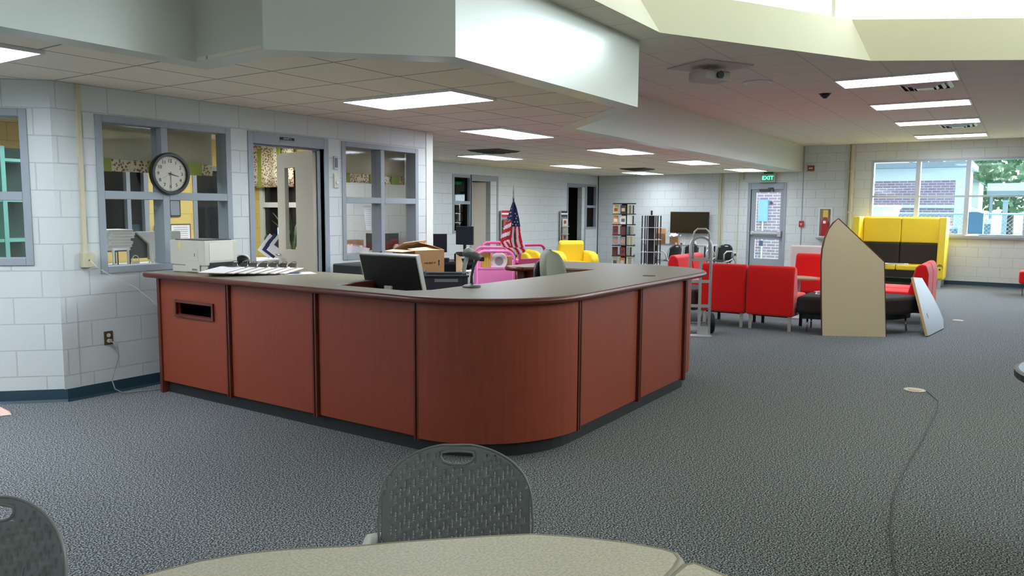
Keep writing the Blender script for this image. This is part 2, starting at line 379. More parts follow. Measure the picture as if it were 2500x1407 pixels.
# cove base
def cove(name, a, b, gap=()):
    a, b = Vector(a), Vector(b); d = b-a; L = d.length; rz = math.atan2(d.y, d.x)
    mb = MB(); cur = 0
    for g0, g1 in list(gap)+[(L, L)]:
        if g0 > cur: mb.prism([(-0.004, 0.10), (0, 0.10), (0, 0), (-0.016, 0), (-0.013, 0.004), (-0.005, 0.02)], cur, g0, axis='x')
        cur = g1
    for i, v in enumerate(mb.v): mb.v[i] = v
    return struct(mb.obj(name, BASE, loc=(a.x, a.y, 0), rz=rz))
cove('baseboard_left', (0.10, 8.92), (2.933, YC))
cove('baseboard_office', (2.933, YC), (7.33, YC), gap=[(1.70, 2.68)])
cove('baseboard_back', (7.33, 9.62), (18.5, 9.62), gap=[(5.45, 6.5), (9.5, 10.6)])
cove('baseboard_right', (18.51, 9.62), (18.51, -5.9), gap=[(4.0, 5.0)])

# ------------------------------------------------------------------ window / door frames, local x right, -y towards the viewer
def frame_rects(mb, x0, x1, z0, z1, w=0.05, y0=-0.012, y1=0.14, bottom=True, top=None):
    top = w if top is None else top
    mb.box(x0, x0+w, y0, y1, z0, z1); mb.box(x1-w, x1, y0, y1, z0, z1); mb.box(x0+w, x1-w, y0, y1, z1-top, z1)
    if bottom: mb.box(x0+w, x1-w, y0, y1, z0, z0+w)
def window4(name, loc, rz, x0, x1, z0, z1, zm, xm, fm=FRAME, glass=GLASS, w=0.055, wm=0.06, wz=0.065, fname='window_frame'):
    e = bpy.data.objects.new(name, None); COL.objects.link(e); e.location = loc; e.rotation_euler = (0,0,rz); e['kind'] = 'structure'
    mb = MB(); frame_rects(mb, x0, x1, z0, z1, w)
    xs = [x0+w] + sum([[x-wm/2, x+wm/2] for x in xm], []) + [x1-w]
    for x in xm: mb.box(x-wm/2, x+wm/2, -0.012, 0.14, z0+w, z1-w)
    for i in range(0, len(xs), 2): mb.box(xs[i], xs[i+1], -0.012, 0.14, zm-wz/2, zm+wz/2)
    mb.obj(fname, fm, e, bevel=0.003, seg=1)
    for i in range(0, len(xs), 2):
        for a, b in ((z0+w, zm-wz/2), (zm+wz/2, z1-w)):
            B(xs[i], xs[i+1], 0.06, 0.066, a, b).obj('pane', glass, e)
    return e
window4('window_1', (0, YC, 0), 0, 3.228, 4.46, 0.975, 2.225, 1.60, [3.805])
window4('window_2', (0, YC, 0), 0, 5.828, 7.06, 0.955, 2.22, 1.60, [6.445])
window4('window_3', (0.10, 8.92, 0), -PI/4, 2.38, 3.82, 1.06, 2.225, 1.58, [3.1])
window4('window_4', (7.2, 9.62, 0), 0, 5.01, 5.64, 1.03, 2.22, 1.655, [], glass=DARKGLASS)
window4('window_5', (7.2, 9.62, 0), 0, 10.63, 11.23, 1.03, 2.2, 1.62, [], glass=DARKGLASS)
# door frames
def doorframe(name, loc, rz, x0, x1, z1, w=0.06, head=0.10):
    e = bpy.data.objects.new(name, None); COL.objects.link(e); e.location = loc; e.rotation_euler = (0,0,rz); e['kind'] = 'structure'
    mb = MB(); frame_rects(mb, x0, x1, 0, z1, w, bottom=False, top=head)
    mb.box(x0+w, x0+w+0.015, 0.05, 0.09, 0, z1-head); mb.box(x1-w-0.015, x1-w, 0.05, 0.09, 0, z1-head); mb.box(x0+w, x1-w, 0.05, 0.09, z1-head-0.015, z1-head)
    mb.obj('door_frame', FRAME, e, bevel=0.003, seg=1); return e
d1 = doorframe('door_1', (0, YC, 0), 0, 4.645, 5.64, 2.225, w=0.06, head=0.11)
# open slab with narrow light, hinged right
def slab(parent, loc, rz, W_, H_, m_, lite, sgn=-1, glass=GLASS, bar=False):
    mb = MB(); t = 0.022; lx0, lx1, lz0, lz1 = lite
    mb.box(0, lx0, -t, t, 0.01, H_); mb.box(lx1, W_, -t, t, 0.01, H_); mb.box(lx0, lx1, -t, t, 0.01, lz0); mb.box(lx0, lx1, -t, t, lz1, H_)
    if sgn < 0: mb.v = [(-x, y, z) for x, y, z in mb.v]; mb.f = [f[::-1] for f in mb.f]
    s = mb.obj('door_leaf', m_, parent, loc=loc, rz=rz)
    g = MB().box(min(lx0*sgn, lx1*sgn), max(lx0*sgn, lx1*sgn), -0.003, 0.003, lz0, lz1).obj('door_glass', glass, s)
    return s
HX, HY = 5.56, 6.205
leaf = slab(d1, (HX, HY-YC, 0), math.radians(75.3), 0.855, 2.11, DOORP, (0.40, 0.665, 1.05, 1.95), sgn=1)
lev = MB().cyl(0, 0, 0, 0.012, 0.028); lev.xf(rx=PI/2)
lev.tube([(0,0,0),(0,-0.055,0),(-0.03,-0.06,0),(-0.12,-0.055,0)], 0.009)
a_ = len(lev.v); lev.tube([(0,0.03,0),(0,0.1,0),(-0.03,0.105,0),(-0.12,0.1,0)], 0.009)
lev.obj('door_handle', CHROME, leaf, loc=(0.80, -0.022, 0.985), smooth=True)

d2 = doorframe('door_2', (7.2, 9.62, 0), 0, 5.60, 6.62, 2.235, head=0.11)
slab(d2, (6.30, 0.11, 0), math.radians(148), 0.68, 2.10, DOORP, (0.42, 0.58, 1.05, 1.9), sgn=1, glass=DARKGLASS)
d3 = doorframe('door_3', (7.2, 9.62, 0), 0, 9.64, 10.63, 2.20, head=0.09)
# exterior exit door (wall_right, local x = 9.62 - y)
d4 = doorframe('door_4', (18.51, 9.62, 0), -PI/2, 4.03, 4.93, 2.2, w=0.07, head=0.16)
mb = MB(); x0, x1 = 4.11, 4.86
mb.box(x0, 4.225, 0.03, 0.07, 0.01, 2.04); mb.box(4.79, x1, 0.03, 0.07, 0.01, 2.04)
for a, b in ((0.01, 0.40), (0.86, 1.06), (1.97, 2.04)): mb.box(4.225, 4.79, 0.03, 0.07, a, b)
lf = mb.obj('door_leaf', FRAME, d4)
B(4.225, 4.79, 0.048, 0.052, 0.40, 0.86).obj('door_glass', GLASS, lf); B(4.225, 4.79, 0.048, 0.052, 1.06, 1.97).obj('door_glass', GLASS, lf)
pb = MB(); pb.box(4.13, 4.84, -0.05, -0.02, 0.985, 1.03); pb.box(4.13, 4.18, -0.06, 0.03, 0.97, 1.045); pb.box(4.76, 4.84, -0.06, 0.03, 0.93, 1.07)
pb.obj('push_bar', ALU, lf, bevel=0.006)
dc = MB(); dc.box(4.30, 4.55, -0.04, 0.03, 2.0, 2.05); dc.box(4.5, 4.62, -0.05, -0.02, 2.06, 2.08); dc.box(4.6, 4.63, -0.05, 0.02, 1.99, 2.08)
dc.obj('door_closer', DGREY, lf)
B(4.33, 4.42, 0.02, 0.03, 0.70, 0.83).obj('notice_card', mat('blue_grey_card', (96, 110, 140), 0.7), lf)

# far right window, three lights, each with an upper and a lower sash
def bigwin(name, a, b):
    w = window4(name, (18.51, 9.62, 0), -PI/2, a, b, 1.03, 2.65, 1.865, [a+(b-a)*0.315, a+(b-a)*0.633], fm=mat('pale_sash_paint', (176, 184, 194), 0.4), w=0.05, wm=0.085, wz=0.04)
    B(a-0.02, b+0.02, -0.06, 0.0, 0.985, 1.03).obj('window_sill', FRAME, w, bevel=0.004)
bigwin('window_6', 6.72, 9.62); bigwin('window_7', 10.28, 13.2)

# ------------------------------------------------------------------ ceiling lights
DIFF = emis('troffer_lens', (234, 242, 255), TROFFER, cells=(0.1, 0.1, 0.45))
DIFFH = emis('troffer_lens_high', (228, 236, 250), HIGH_TROFFER, cells=(0.15, 0.60, 0.3))
LOUVRE = mat('louvre_white', (222, 224, 228), 0.35)
def troffer(x0, y0, lx, ly, z, label, group, lens):
    t = thing('ceiling_light', label, 'ceiling light', (x0+lx/2, y0+ly/2, z), 0, group)
    hx, hy = lx/2, ly/2
    mb = MB(); e = 0.018
    for q in ((-hx, hx, -hy, -hy+e), (-hx, hx, hy-e, hy), (-hx, -hx+e, -hy+e, hy-e), (hx-e, hx, -hy+e, hy-e)): mb.box(q[0], q[1], q[2], q[3], -0.023, -0.001)
    mb.obj('light_frame', WHITEP, t)
    MB().box(-hx+e, hx-e, -hy+e, hy-e, -0.004, -0.002).obj('lens', lens, t)
    lv = MB(); nx, ny = max(3, round(lx/.12)), max(3, round(ly/.12))
    for i in range(1, nx): x = -hx+e+(lx-2*e)*i/nx; lv.box(x-.0015, x+.0015, -hy+e, hy-e, -.022, -.0045)
    for i in range(1, ny): y = -hy+e+(ly-2*e)*i/ny; lv.box(-hx+e, hx-e, y-.0015, y+.0015, -.022, -.0045)
    lv.obj('louvre_grid', LOUVRE, t); return t
lowl = [(1.15, 4.99, 1.22, .6096, 'lit ceiling panel cut by the left edge of the view'),
 (4.775, 3.77, .6096, 1.22, 'largest lit ceiling panel, hanging over the service counter'),
 (7.213, 4.989, 1.22, .6096, 'lit ceiling panel just right of the end of the office wall'),
 (10.49, 7.58, 1.22, .6096, 'lit ceiling panel near the back wall, left of the flag'),
 (10.36, 5.0, 1.22, .6096, 'lit ceiling panel nearer the bulkhead, second from the office wall end'),
 (13.55, 7.58, 1.22, .6096, 'lit ceiling panel above the right yellow armchair'),
 (13.45, 4.98, 1.22, .6096, 'lit ceiling panel by the bulkhead, before the last one'),
 (16.75, 7.5, 1.22, .6096, 'farthest lit ceiling panel near the black book racks'),
 (16.4, 4.9, 1.22, .6096, 'lit ceiling panel closest to the green exit sign')]
for x, y, a, b, l in lowl: troffer(x, y, a, b, ZL, l, 'lit panels in the low ceiling', DIFF)
troffer(-1.95, 4.99, 1.22, .6096, ZL, 'added fill panel in the low ceiling beyond the left edge', 'lit panels in the low ceiling', DIFF)  # unseen panel added to brighten the near left walls
troffer(-.9, 6.6, 1.22, .6096, ZL, 'added fill panel in front of the slanting left wall', 'lit panels in the low ceiling', DIFF)  # another unseen panel added to lift the slanting and office walls
troffer(3.4, 7.2, 1.22, .6096, ZL, 'ceiling light inside the glazed office, left one', None, DIFF)
troffer(5.5, 7.9, 1.22, .6096, ZL, 'ceiling light inside the glazed office, right one', None, DIFF)
troffer(0.3, 6.8, .61, 1.22, ZL, 'ceiling light past the left window', None, DIFF)
for i, x in enumerate((9.50, 11.86, 14.28, 16.95)):
    troffer(x, 0.72, .6096, 1.22, ZH, ['nearest', 'second', 'third', 'farthest'][i] + ' light strip in the row on the high ceiling at right', 'light strips in the high ceiling', DIFFH)
for i, x in enumerate((11.86, 14.28, 16.95)):
    troffer(x, -3.5, .6096, 1.22, ZH, ['nearer', 'middle', 'farther'][i] + ' high ceiling light beyond the right edge', 'light strips in the high ceiling', DIFFH)

for x, y, l in ((-2.6, 0.72, 'added fill light behind the viewer on the left side'), (-2.6, -3.5, 'added fill light behind the viewer on the far side')):  # unseen fill lamps added to brighten the counter fronts
    troffer(x, y, 1.22, .6096, ZH, l, 'fill lights added behind the viewer', DIFF)
# ceiling vents etc.
def vent(x, y, z, m_, label, s=0.6):
    t = thing('ceiling_vent', label, 'ceiling vent', (x, y, z))
    for k, q in enumerate((1.0, 0.74, 0.48)):
        h = s/2*q; mb = MB(); zz = -0.004-0.012*k
        i = h*0.86
        mb.poly([(-h,-h,zz),(h,-h,zz),(h,h,zz),(-h,h,zz),(-i,-i,zz-0.02),(i,-i,zz-0.02),(i,i,zz-0.02),(-i,i,zz-0.02)], [(0,4,5,1),(1,5,6,2),(2,6,7,3),(3,7,4,0)])
        mb.obj('louvre_ring', m_, t, solid=0.003)
    MB().box(-s*.16, s*.16, -s*.16, s*.16, -0.05, -0.03).obj('centre_plate', m_, t)
    MB().box(-s/2, s/2, -s/2, s/2, -0.004, -0.001).obj('backing', BLACK, t)
DV = mat('dark_vent_metal', (60, 58, 50), 0.6)  # one plain dark metal colour for the low vents
vent(10.0, 7.05, ZL, DV, 'dark square ceiling vent beside the panel left of the flag', 0.6)
vent(15.7, 7.2, ZL, DV, 'dark square ceiling vent above the black book racks', 0.6)
vent(10.45, 1.10, ZH, ALU, 'shiny square vent just behind the nearest high light strip', 0.56)
vent(15.3, 1.08, ZH, ALU, 'shiny square vent between the third and farthest high strips', 0.56)
t = thing('ceiling_speaker', 'round pale speaker grille in the high ceiling', 'speaker', (9.22, 2.72, ZH))
MB().lathe([(0.165, -0.001), (0.165, -0.010), (0.145, -0.016)], n=28).obj('rim', WHITEP, t); MB().lathe([(0.13, -0.016), (0.12, -0.02), (0.02, -0.022)], n=28).obj('grille', BEIGEP, t)
t = thing('smoke_detector', 'small dark cone-shaped detector on the high ceiling', 'smoke detector', (10.55, 2.25, ZH))
MB().lathe([(0.06, -0.001), (0.06, -0.02), (0.02, -0.06), (0.005, -0.06)], n=16).obj('housing', BLACK, t); MB().lathe([(0.075, -0.0005), (0.075, -0.006)], n=16).obj('base', DGREY, t)
t = thing('ceiling_projector', 'beige grey projector bracket hanging from the high ceiling', 'projector', (7.98, 2.86, ZH), -0.5)
PJ = mat('taupe_metal', (196, 188, 178), 0.7)
B(-0.32, 0.32, -0.3, 0.3, -0.012, -0.001).obj('mount_plate', PJ, t); B(-0.17, 0.17, -0.14, 0.14, -0.16, -0.06).obj('projector_body', PJ, t, bevel=0.02)
MB().cyl(0, 0, -0.07, -0.012, 0.03).obj('drop_pole', PJ, t); MB().lathe([(0.04, 0), (0.035, 0.03)], cy=-0.172, cz=-0.11, axis='y').obj('projector_lens', DGREY, t)

# ------------------------------------------------------------------ service counter
def counter():
    t = thing('service_counter', 'long cherry wood circulation counter with rounded corner and taupe top', 'counter', (3.53, 5.8, 0))
    ox, oy = 3.53, 5.8
    def L(p): return [(x-ox, y-oy) for x, y in p]
    cx, cy = 4.24, 3.05
    def outline(off):  # outer line of the fronts
        return [(3.53+off, 5.80)] + arc(cx, cy, 0.71-off, PI, 1.5*PI, 14) + [(6.30, 2.34+off)]
    PH = 0.945; th = 0.03
    def strip(pts, off, z0, z1):
        mb = MB(); q = []
        for i, p in enumerate(pts):
            a = pts[max(i-1, 0)]; b = pts[min(i+1, len(pts)-1)]; d = Vector((b[0]-a[0], b[1]-a[1])).normalized(); n = Vector((-d.y, d.x))
            q.append((p[0]+n.x*off, p[1]+n.y*off))
        n_ = len(pts); return mb.prism(L(pts + q[::-1]), z0, z1)
    segs = [((3.53, 5.765), (3.53, 4.915)), ((3.53, 4.868), (3.53, 3.978)), ((3.53, 3.932), (3.53, 3.075)), None, ((4.29, 2.34), (5.17, 2.34)), ((5.215, 2.34), (6.07, 2.34))]
    # first panel has the slot cut in it
    mb = MB()
    def yb(y0, y1, z0, z1): mb.box(3.53-ox, 3.56-ox, y1-oy, y0-oy, z0, z1)
    yb(5.765, 5.545, .10, PH); yb(5.09, 4.915, .10, PH); yb(5.545, 5.09, .10, .665); yb(5.545, 5.09, .76, PH)
    p0 = mb.obj('front_panel', WOOD, t)
    fr_ = MB()
    for a in ((5.565, 5.545, .645, .78), (5.09, 5.07, .645, .78), (5.545, 5.09, .645, .665), (5.545, 5.09, .76, .78)): fr_.box(3.515-ox, 3.535-ox, a[1]-oy, a[0]-oy, a[2], a[3])
    fr_.obj('slot_frame', WOODD, p0)
    MB().box(3.80-ox, 3.81-ox, 5.05-oy, 5.6-oy, .6, .8).obj('slot_backing', mat('slot_dark', (30, 16, 12), 0.8), p0)
    MB().tube([(3.62-ox, 5.18-oy, .665), (3.64-ox, 5.2-oy, .70), (3.66-ox, 5.14-oy, .72), (3.66-ox, 5.09-oy, .725)], .003).obj('slot_cable', ALU, p0)
    for s in segs[1:]:
        if s is None: strip(arc(cx, cy, .71, PI+0.035, 1.5*PI-0.04, 16), -.03, .10, PH).obj('curved_front_panel', WOOD, t, smooth=False)
        elif s[0][0] == s[1][0]: B(3.53-ox, 3.56-ox, s[1][1]-oy, s[0][1]-oy, .10, PH).obj('front_panel', WOOD, t)
        else: B(s[0][0]-ox, s[1][0]-ox, 2.34-oy, 2.37-oy, .10, PH).obj('front_panel', WOOD, t)
    def post(x, y, a, z0=.085):
        m2 = MB()
        for k in (-.0175, .0085): m2.box(k-.004, k+.013, -.022, .03, z0, PH)
        m2.box(-.03, .03, 0.0, .028, z0+.015, PH)
        m2.xf(rz=a, loc=(x-ox, y-oy, 0)); m2.obj('panel_trim', WOODD, t, bevel=0.003, seg=1)
    for y in (4.892, 3.955, 3.05): post(3.53, y, -PI/2)
    for x in (4.262, 5.193, 6.095): post(x, 2.34, 0)
    B(3.515-ox, 4.30-ox, 5.765-oy, 5.80-oy, 0, PH).obj('end_panel', WOODD, t, bevel=0.003)
    # kick base
    strip([(3.60, 5.76)] + arc(cx, cy, .64, PI, 1.5*PI, 12) + [(6.20, 2.41)], -.03, 0, .10).obj('kick_base', KICK, t)
    # right end side panels and the return towards the back
    rp = arc(6.25, 2.99, .58, 1.5*PI, 2*PI, 8)
    strip([(6.12, 2.41)] + rp + [(6.83, 3.85)], -.03, .10, PH).obj('curved_side_panel', WOOD, t)
    strip([(6.20, 2.45)] + arc(6.2, 3.0, .55, 1.5*PI, 2*PI, 8) + [(6.75, 3.8)], -.03, 0, .10).obj('kick_base', KICK, t)
    # inner faces
    B(3.62-ox, 4.32-ox, 3.93-oy, 3.96-oy, 0, PH).obj('inner_end_panel', WOOD, t)
    B(4.30-ox, 4.32-ox, 3.96-oy, 5.78-oy, 0, PH).obj('inner_side_panel', WOOD, t)
    B(3.80-ox, 6.0-ox, 2.60-oy, 2.62-oy, 0, PH).obj('inner_side_panel', WOOD, t)
    B(6.0-ox, 6.02-ox, 3.10-oy, 3.9-oy, 0, PH).obj('inner_side_panel', WOOD, t)
    B(6.0-ox, 6.83-ox, 3.88-oy, 3.91-oy, 0, PH).obj('inner_end_panel', WOOD, t)
    B(5.945-ox, 6.0-ox, 3.84-oy, 3.92-oy, 0, PH).obj('corner_post', WOODD, t, bevel=0.004)
    # top: one slab outline with a bullnose
    e = 0.07
    out = [(3.53-e, 5.86)] + arc(cx, cy, .71+e, PI, 1.5*PI, 20) + [(6.20, 2.34-e)]
    out += arc(6.25, 2.89, .62, 1.5*PI, 2*PI, 14)[1:] + [(6.86, 3.55)] + arc(6.60, 3.74, .25, 0, PI/2, 6) + [(6.0, 4.01)] + arc(5.93, 3.94, .07, PI/2, PI, 4) + [(5.86, 3.80), (6.02, 3.62), (6.02, 3.14)]
    out += [(3.80, 3.16), (3.66, 3.26), (3.66, 3.92), (4.36, 3.92), (4.36, 5.86)]
    def clean(p):
        r = []
        for q in p:
            if not r or (q[0]-r[-1][0])**2+(q[1]-r[-1][1])**2 > 1e-6: r.append(q)
        return r
    out = clean(out)
    mb = MB(); mb.prism(L(out), .945, .985)
    top = mb.obj('countertop', TOPL, t)
    # bullnose edge strip: outer run
    edge = out[:-12] if False else out
    pts = [(x-ox, y-oy, .965) for x, y in out[:out.index((5.86, 3.80))+1]]
    MB().tube(pts, .021, n=10).obj('bullnose_edge', WOODD, top, smooth=True)
    MB().tube([(x-ox, y-oy, .965) for x, y in [(5.86, 3.80), (6.02, 3.62), (6.02, 3.14), (3.80, 3.16), (3.66, 3.26), (3.66, 3.92), (4.36, 3.92), (4.36, 5.86), (3.46, 5.86)]], .0205, n=10).obj('bullnose_edge', WOODD, top)
    MB().lathe([(.052, .984), (.052, .988), (.045, .989)], 5.70-ox, 2.49-oy, 18).obj('grommet', mat('brown_plastic', (70, 52, 36), .5), top)
    return t
counter()
# lower work desk inside the counter
t = thing('work_desk', 'lower desk tucked inside the counter behind the monitor', 'desk', (3.68, 3.2, 0))
B(0.0, 0.95, 0.02, 0.70, .73, .76).obj('desktop', TOPL, t); B(.86, .88, 0.1, 0.6, 0, .73).obj('leg', WOOD, t); B(.18, .2, 0.1, 0.6, 0, .73).obj('leg', WOOD, t)

# ------------------------------------------------------------------ things on the counter
ZC = .986
def printer():
    t = thing('laser_printer', 'boxy off-white laser printer on the left end of the counter', 'printer', (3.70, 5.30, ZC), 0)
    # local: depth x 0..0.36, width y 0..0.42
    pb = MB().prism([(0,0),(0,.24),(.03,.265),(.26,.265),(.30,.25),(.33,.20),(.33,.0)], 0, .42, axis='y')
    b = MB(); b.box(0, .36, .02, .44, .06, .265); b.box(0.01, .36, .03, .43, 0.0, .06)
    body = b.obj('body', BEIGEP, t, bevel=0.008)
    B(.03, .33, .055, .405, .262, .272).obj('output_tray', DGREY, body)
    MB().box(.05, .31, .017, .021, .10, .25).obj('front_cover', mat('warm_white_plastic', (222, 218, 204), .4), body)
    MB().box(.05, .31, .016, .021, .035, .085).obj('paper_slot', BLACK, body)
    MB().box(-.004, .0, .08, .25, .01, .07).obj('side_tray', BEIGEP, body, bevel=0.001)
    MB().box(-.006, -.001, .11, .17, .02, .035).obj('tray_grip', mat('grey_grip', (120, 120, 116), .5), body)
    MB().box(-.003, .0, .10, .22, .10, .20).obj('side_cover', BEIGEP, body, bevel=0.001)
    MB().box(-.005, .0, .135, .14, .135, .16).obj('side_latch', DGREY, body)
    MB().box(-.003, .0, .30, .335, .195, .25).obj('yellow_note', mat('yellow_note', (222, 216, 130), .7), body)
    return t
pr_ = printer()
# rotate the printer so the side faces the viewer as photographed
pr_.location = (3.66, 5.335, ZC); pr_.rotation_euler = (0, 0, math.radians(4)); pr_.scale = (.88, 1, .97)
# open paper stand / stapler heap in front of the printer
HEAP = [(3.76, 5.30, 20, 'black hole punch lying against the printer, nearest the edge'), (3.86, 5.24, -12, 'black stapler in the middle of the pile by the printer'), (3.97, 5.20, 30, 'black stapler at the right of the pile by the printer'), (3.90, 5.12, 80, 'black stapler nearest the clipboards')]
def stapler(loc, rz, label):
    t = thing('stapler', label, 'stapler', loc, rz, 'black desk tools by the printer')
    B(-.09, .09, -.018, .018, 0, .012).obj('base', BLACK, t, bevel=0.004)
    MB().prism([(-.085,.014),(-.085,.045),(-.06,.052),(.08,.034),(.088,.022),(.08,.018)], -.014, .014, axis='y').obj('arm', mat('glossy_black', (24, 24, 26), .2), t, bevel=0.003)
    MB().box(-.07, .075, -.008, .008, .012, .02).obj('magazine', CHROME, t); return t
s0 = stapler((3.73, 5.285, ZC), math.radians(8), HEAP[0][3])
dup(s0, (3.86, 5.30, ZC), math.radians(-14), HEAP[1][3]); dup(s0, (4.0, 5.27, ZC), math.radians(30), HEAP[2][3]); dup(s0, (3.90, 5.245, ZC+.0), math.radians(4), HEAP[3][3])
# rounded label maker with a white arc
t = thing('tape_dispenser', 'rounded black tape dispenser with a white curved band beside the printer', 'tape dispenser', (4.11, 5.50, ZC), math.radians(-35)); t.scale = (.72, .72, .72)
MB().lathe([(.02, -.045), (.075, -.05), (.085, -.03), (.085, .03), (.075, .05), (.02, .045)], axis='y', cz=.088, n=24).obj('body', mat('glossy_black2', (22, 24, 26), .25), t, smooth=True)
B(-.06, .09, -.05, .05, 0, .03).obj('foot', BLACK, t, bevel=0.008)
MB().tube([(.088*math.cos(a), -.042, .088+.088*math.sin(a)) for a in [math.radians(20+i*9) for i in range(14)]], .011, n=8).obj('white_band', WHITEP, t, smooth=True)
# clipboards fanned out
def clipboard(loc, rz, label, paper=True, tilt=0.0):
    t = thing('clipboard', label, 'clipboard', loc, rz, 'clipboards fanned out on the counter'); t.rotation_euler[1] = tilt
    B(-.16, .16, -.113, .113, 0, .003).obj('board', mat('hardboard', (150, 120, 88), .6), t)
    B(-.155, .125, -.108, .108, .0035, .008).obj('paper_stack', PAPER, t)
    c = MB(); c.box(.115, .15, -.05, .05, .003, .011); c.poly([(.10,-.045,.011),(.10,.045,.011),(.15,.03,.040),(.15,-.03,.040)], [(0,1,2,3),(3,2,1,0)])
    c.tube([(.14,-.03,.012),(.165,-.02,.045),(.17,0,.05),(.165,.02,.045),(.14,.03,.012)], .0035)
    c.obj('metal_clip', CHROME, t); return t
c0 = clipboard((3.665, 5.135, ZC+.038), math.radians(20), 'clipboard nearest the counter edge, uppermost of the fan, with a white sheet', tilt=math.radians(-5))
for i in range(6):
    c_ = dup(c0, (3.73+.072*i, 5.10-.030*i, ZC+.016+.0036*(5-i)), None, 'clipboard %s in the fan running from the counter edge towards the door' % ['second', 'third', 'fourth', 'fifth', 'sixth', 'last and lowest'][i])
    c_.rotation_euler = (0, math.radians(-5), math.radians([18, 20, 18, 19, 17, 18][i]))
o = B(-.14, .14, -.108, .108, 0, .0012).obj('sheet_of_paper', PAPER, loc=(4.12, 4.83, ZC), rz=math.radians(-28)); tag(o, 'single white sheet lying right of the clipboards', 'paper')
t = thing('pen', 'purple and white pen lying on the white sheet', 'pen', (4.06, 4.80, ZC+.007), math.radians(-50))
MB().tube([(-.06,0,0),(.05,0,0)], .0055).obj('barrel', mat('purple_plastic', (104, 96, 150), .4), t); MB().tube([(.05,0,0),(.075,0,0)], [.005, .001]).obj('tip', WHITEP, t)

# barcode scanner on its stand
t = thing('barcode_scanner', 'grey barcode scanner hooked on a gooseneck stand at the counter corner', 'barcode scanner', (4.09, 3.06, ZC), math.radians(33.8)); t.scale = (1, 1, .9)
GREYS = mat('scanner_grey', (92, 92, 90), .4); GREYL = mat('scanner_light_grey', (176, 178, 172), .35)
MB().lathe([(.062, 0), (.062, .010), (.050, .018), (.02, .024), (.012, .03)], n=28).obj('stand_base', GREYS, t, smooth=False)
MB().tube([(0,0,.02),(.005,0,.08),(.0,-.012,.15),(-.005,-.03,.20),(0,-.035,.215)], [.011,.009,.009,.011,.014]).obj('stand_neck', DGREY, t, smooth=True)
MB().tube([(-.02,.055,.245),(-.01,.03,.25),(0,-.005,.24),(0,-.04,.225),(0,-.06,.212)], [.018,.032,.036,.034,.026], flat=.85, n=14).obj('scanner_head', GREYS, t, smooth=True)
MB().tube([(-.02,.05,.262),(-.01,.02,.274),(-.005,-.012,.264)], [.016,.026,.016], n=12).obj('top_shell', GREYL, t, smooth=True)
MB().tube([(0,.03,.225),(.002,.045,.17),(.002,.052,.115),(.002,.05,.10)], [.02,.02,.019,.015], flat=.75, n=12).obj('scanner_grip', GREYL, t, smooth=True)
MB().tube([(0,.05,.10),(0,.055,.07),(.01,.058,.02),(.02,.06,.003)], .0035).obj('cable', BLACK, t)
B(-.02, .02, -.085, -.055, .195, .225).obj('scan_window', mat('dark_red_window', (60, 10, 20), .1), t)

# monitor seen from behind
t = thing('monitor', 'black backed monitor with a silver rim standing behind the counter corner', 'monitor', (4.06, 3.74, .76), -PI/2)
t.rotation_euler = (0, 0, -PI/2)
mo = MB().box(-.27, .27, -.022, .0, -.165, .165); ms = mo.obj('back_cover', mat('matte_black', (24, 23, 23), .55), t, loc=(0, 0, .262), rx=math.radians(16), bevel=.02, seg=3)
fr2 = MB()
for a in ((-.277, -.262, -.017, .022, -.172, .172), (.262, .277, -.017, .022, -.172, .172), (-.262, .262, -.017, .022, .160, .172), (-.262, .262, -.017, .022, -.172, -.160)): fr2.box(*a)
fr2.obj('silver_rim', mat('silver_plastic', (196, 196, 190), .3), t, loc=(0, 0.0, .262), rx=math.radians(16), bevel=.004)
MB().box(-.255, .255, .0, .02, -.155, .155).obj('screen', BLACK, t, loc=(0, 0.0, .262), rx=math.radians(16))
MB().prism([(-.028, 0), (-.036, .20), (.036, .20), (.036, 0)], -.03, -.045, axis='y').obj('stand_arm', mat('silver_plastic', (196, 196, 190), .3), t, bevel=.004, loc=(0, -.01, 0))
B(-.11, .11, -.10, .10, 0, .012).obj('stand_foot', mat('silver_plastic', (196, 196, 190), .3), t, bevel=.004)

# crate, cardboard box and their table
t = thing('low_table', 'plain table inside the counter carrying the crate and the cardboard box', 'table', (5.12, 4.20, 0), math.radians(-56))
B(-.42, .42, -.34, .40, .72, .75).obj('tabletop', TOPL, t)
for x in (-.38, .38):
    for y in (-.28, .34): MB().cyl(x, y, 0, .72, .02).obj('leg', DGREY, t)
CR = mat('slate_blue_plastic', (56, 60, 72), .5)
t = thing('file_crate', 'slate coloured open file crate with a label strip, in front of the cardboard box', 'crate', (4.97, 3.985, .752), math.radians(-52))
mb = MB()
mb.prism([(-.17,0),(.17,0),(.18,.215),(-.18,.215)], -.15, -.14, axis='y'); mb.prism([(-.17,0),(.17,0),(.18,.215),(-.18,.215)], .14, .15, axis='y')
mb.box(-.18, -.17, -.14, .14, 0, .25); mb.box(.17, .18, -.14, .14, 0, .215); mb.box(-.17, .17, -.14, .14, 0, .01)
mb.box(-.19, .19, -.165, -.15, .205, .222); mb.box(-.19, .19, .15, .165, .205, .222)
cr_ = mb.obj('crate_body', CR, t, bevel=.003)
B(-.09, .10, -.1535, -.150, .165, .19).obj('label_strip', mat('label_grey', (150, 150, 160), .6), cr_)
text('MR. PIN CRATE' if False else '- - - - - -', .02, PRINTM, cr_, (0.01, -.1540, .212)) if False else None
o = B(-.12, .15, -.07, -.05, 0, .18).obj('hanging_folder', mat('dark_folder', (40, 42, 58), .7), loc=(4.99, 4.025, .765), rz=math.radians(-52)); o.location.z = .80
tag(o, 'dark folder standing up inside the slate crate', 'folder')
t = thing('cardboard_box', 'brown cardboard box with open flaps and printed arrows, behind the crate', 'box', (5.13, 4.42, .752), math.radians(-12))
w = .16
mb = MB()
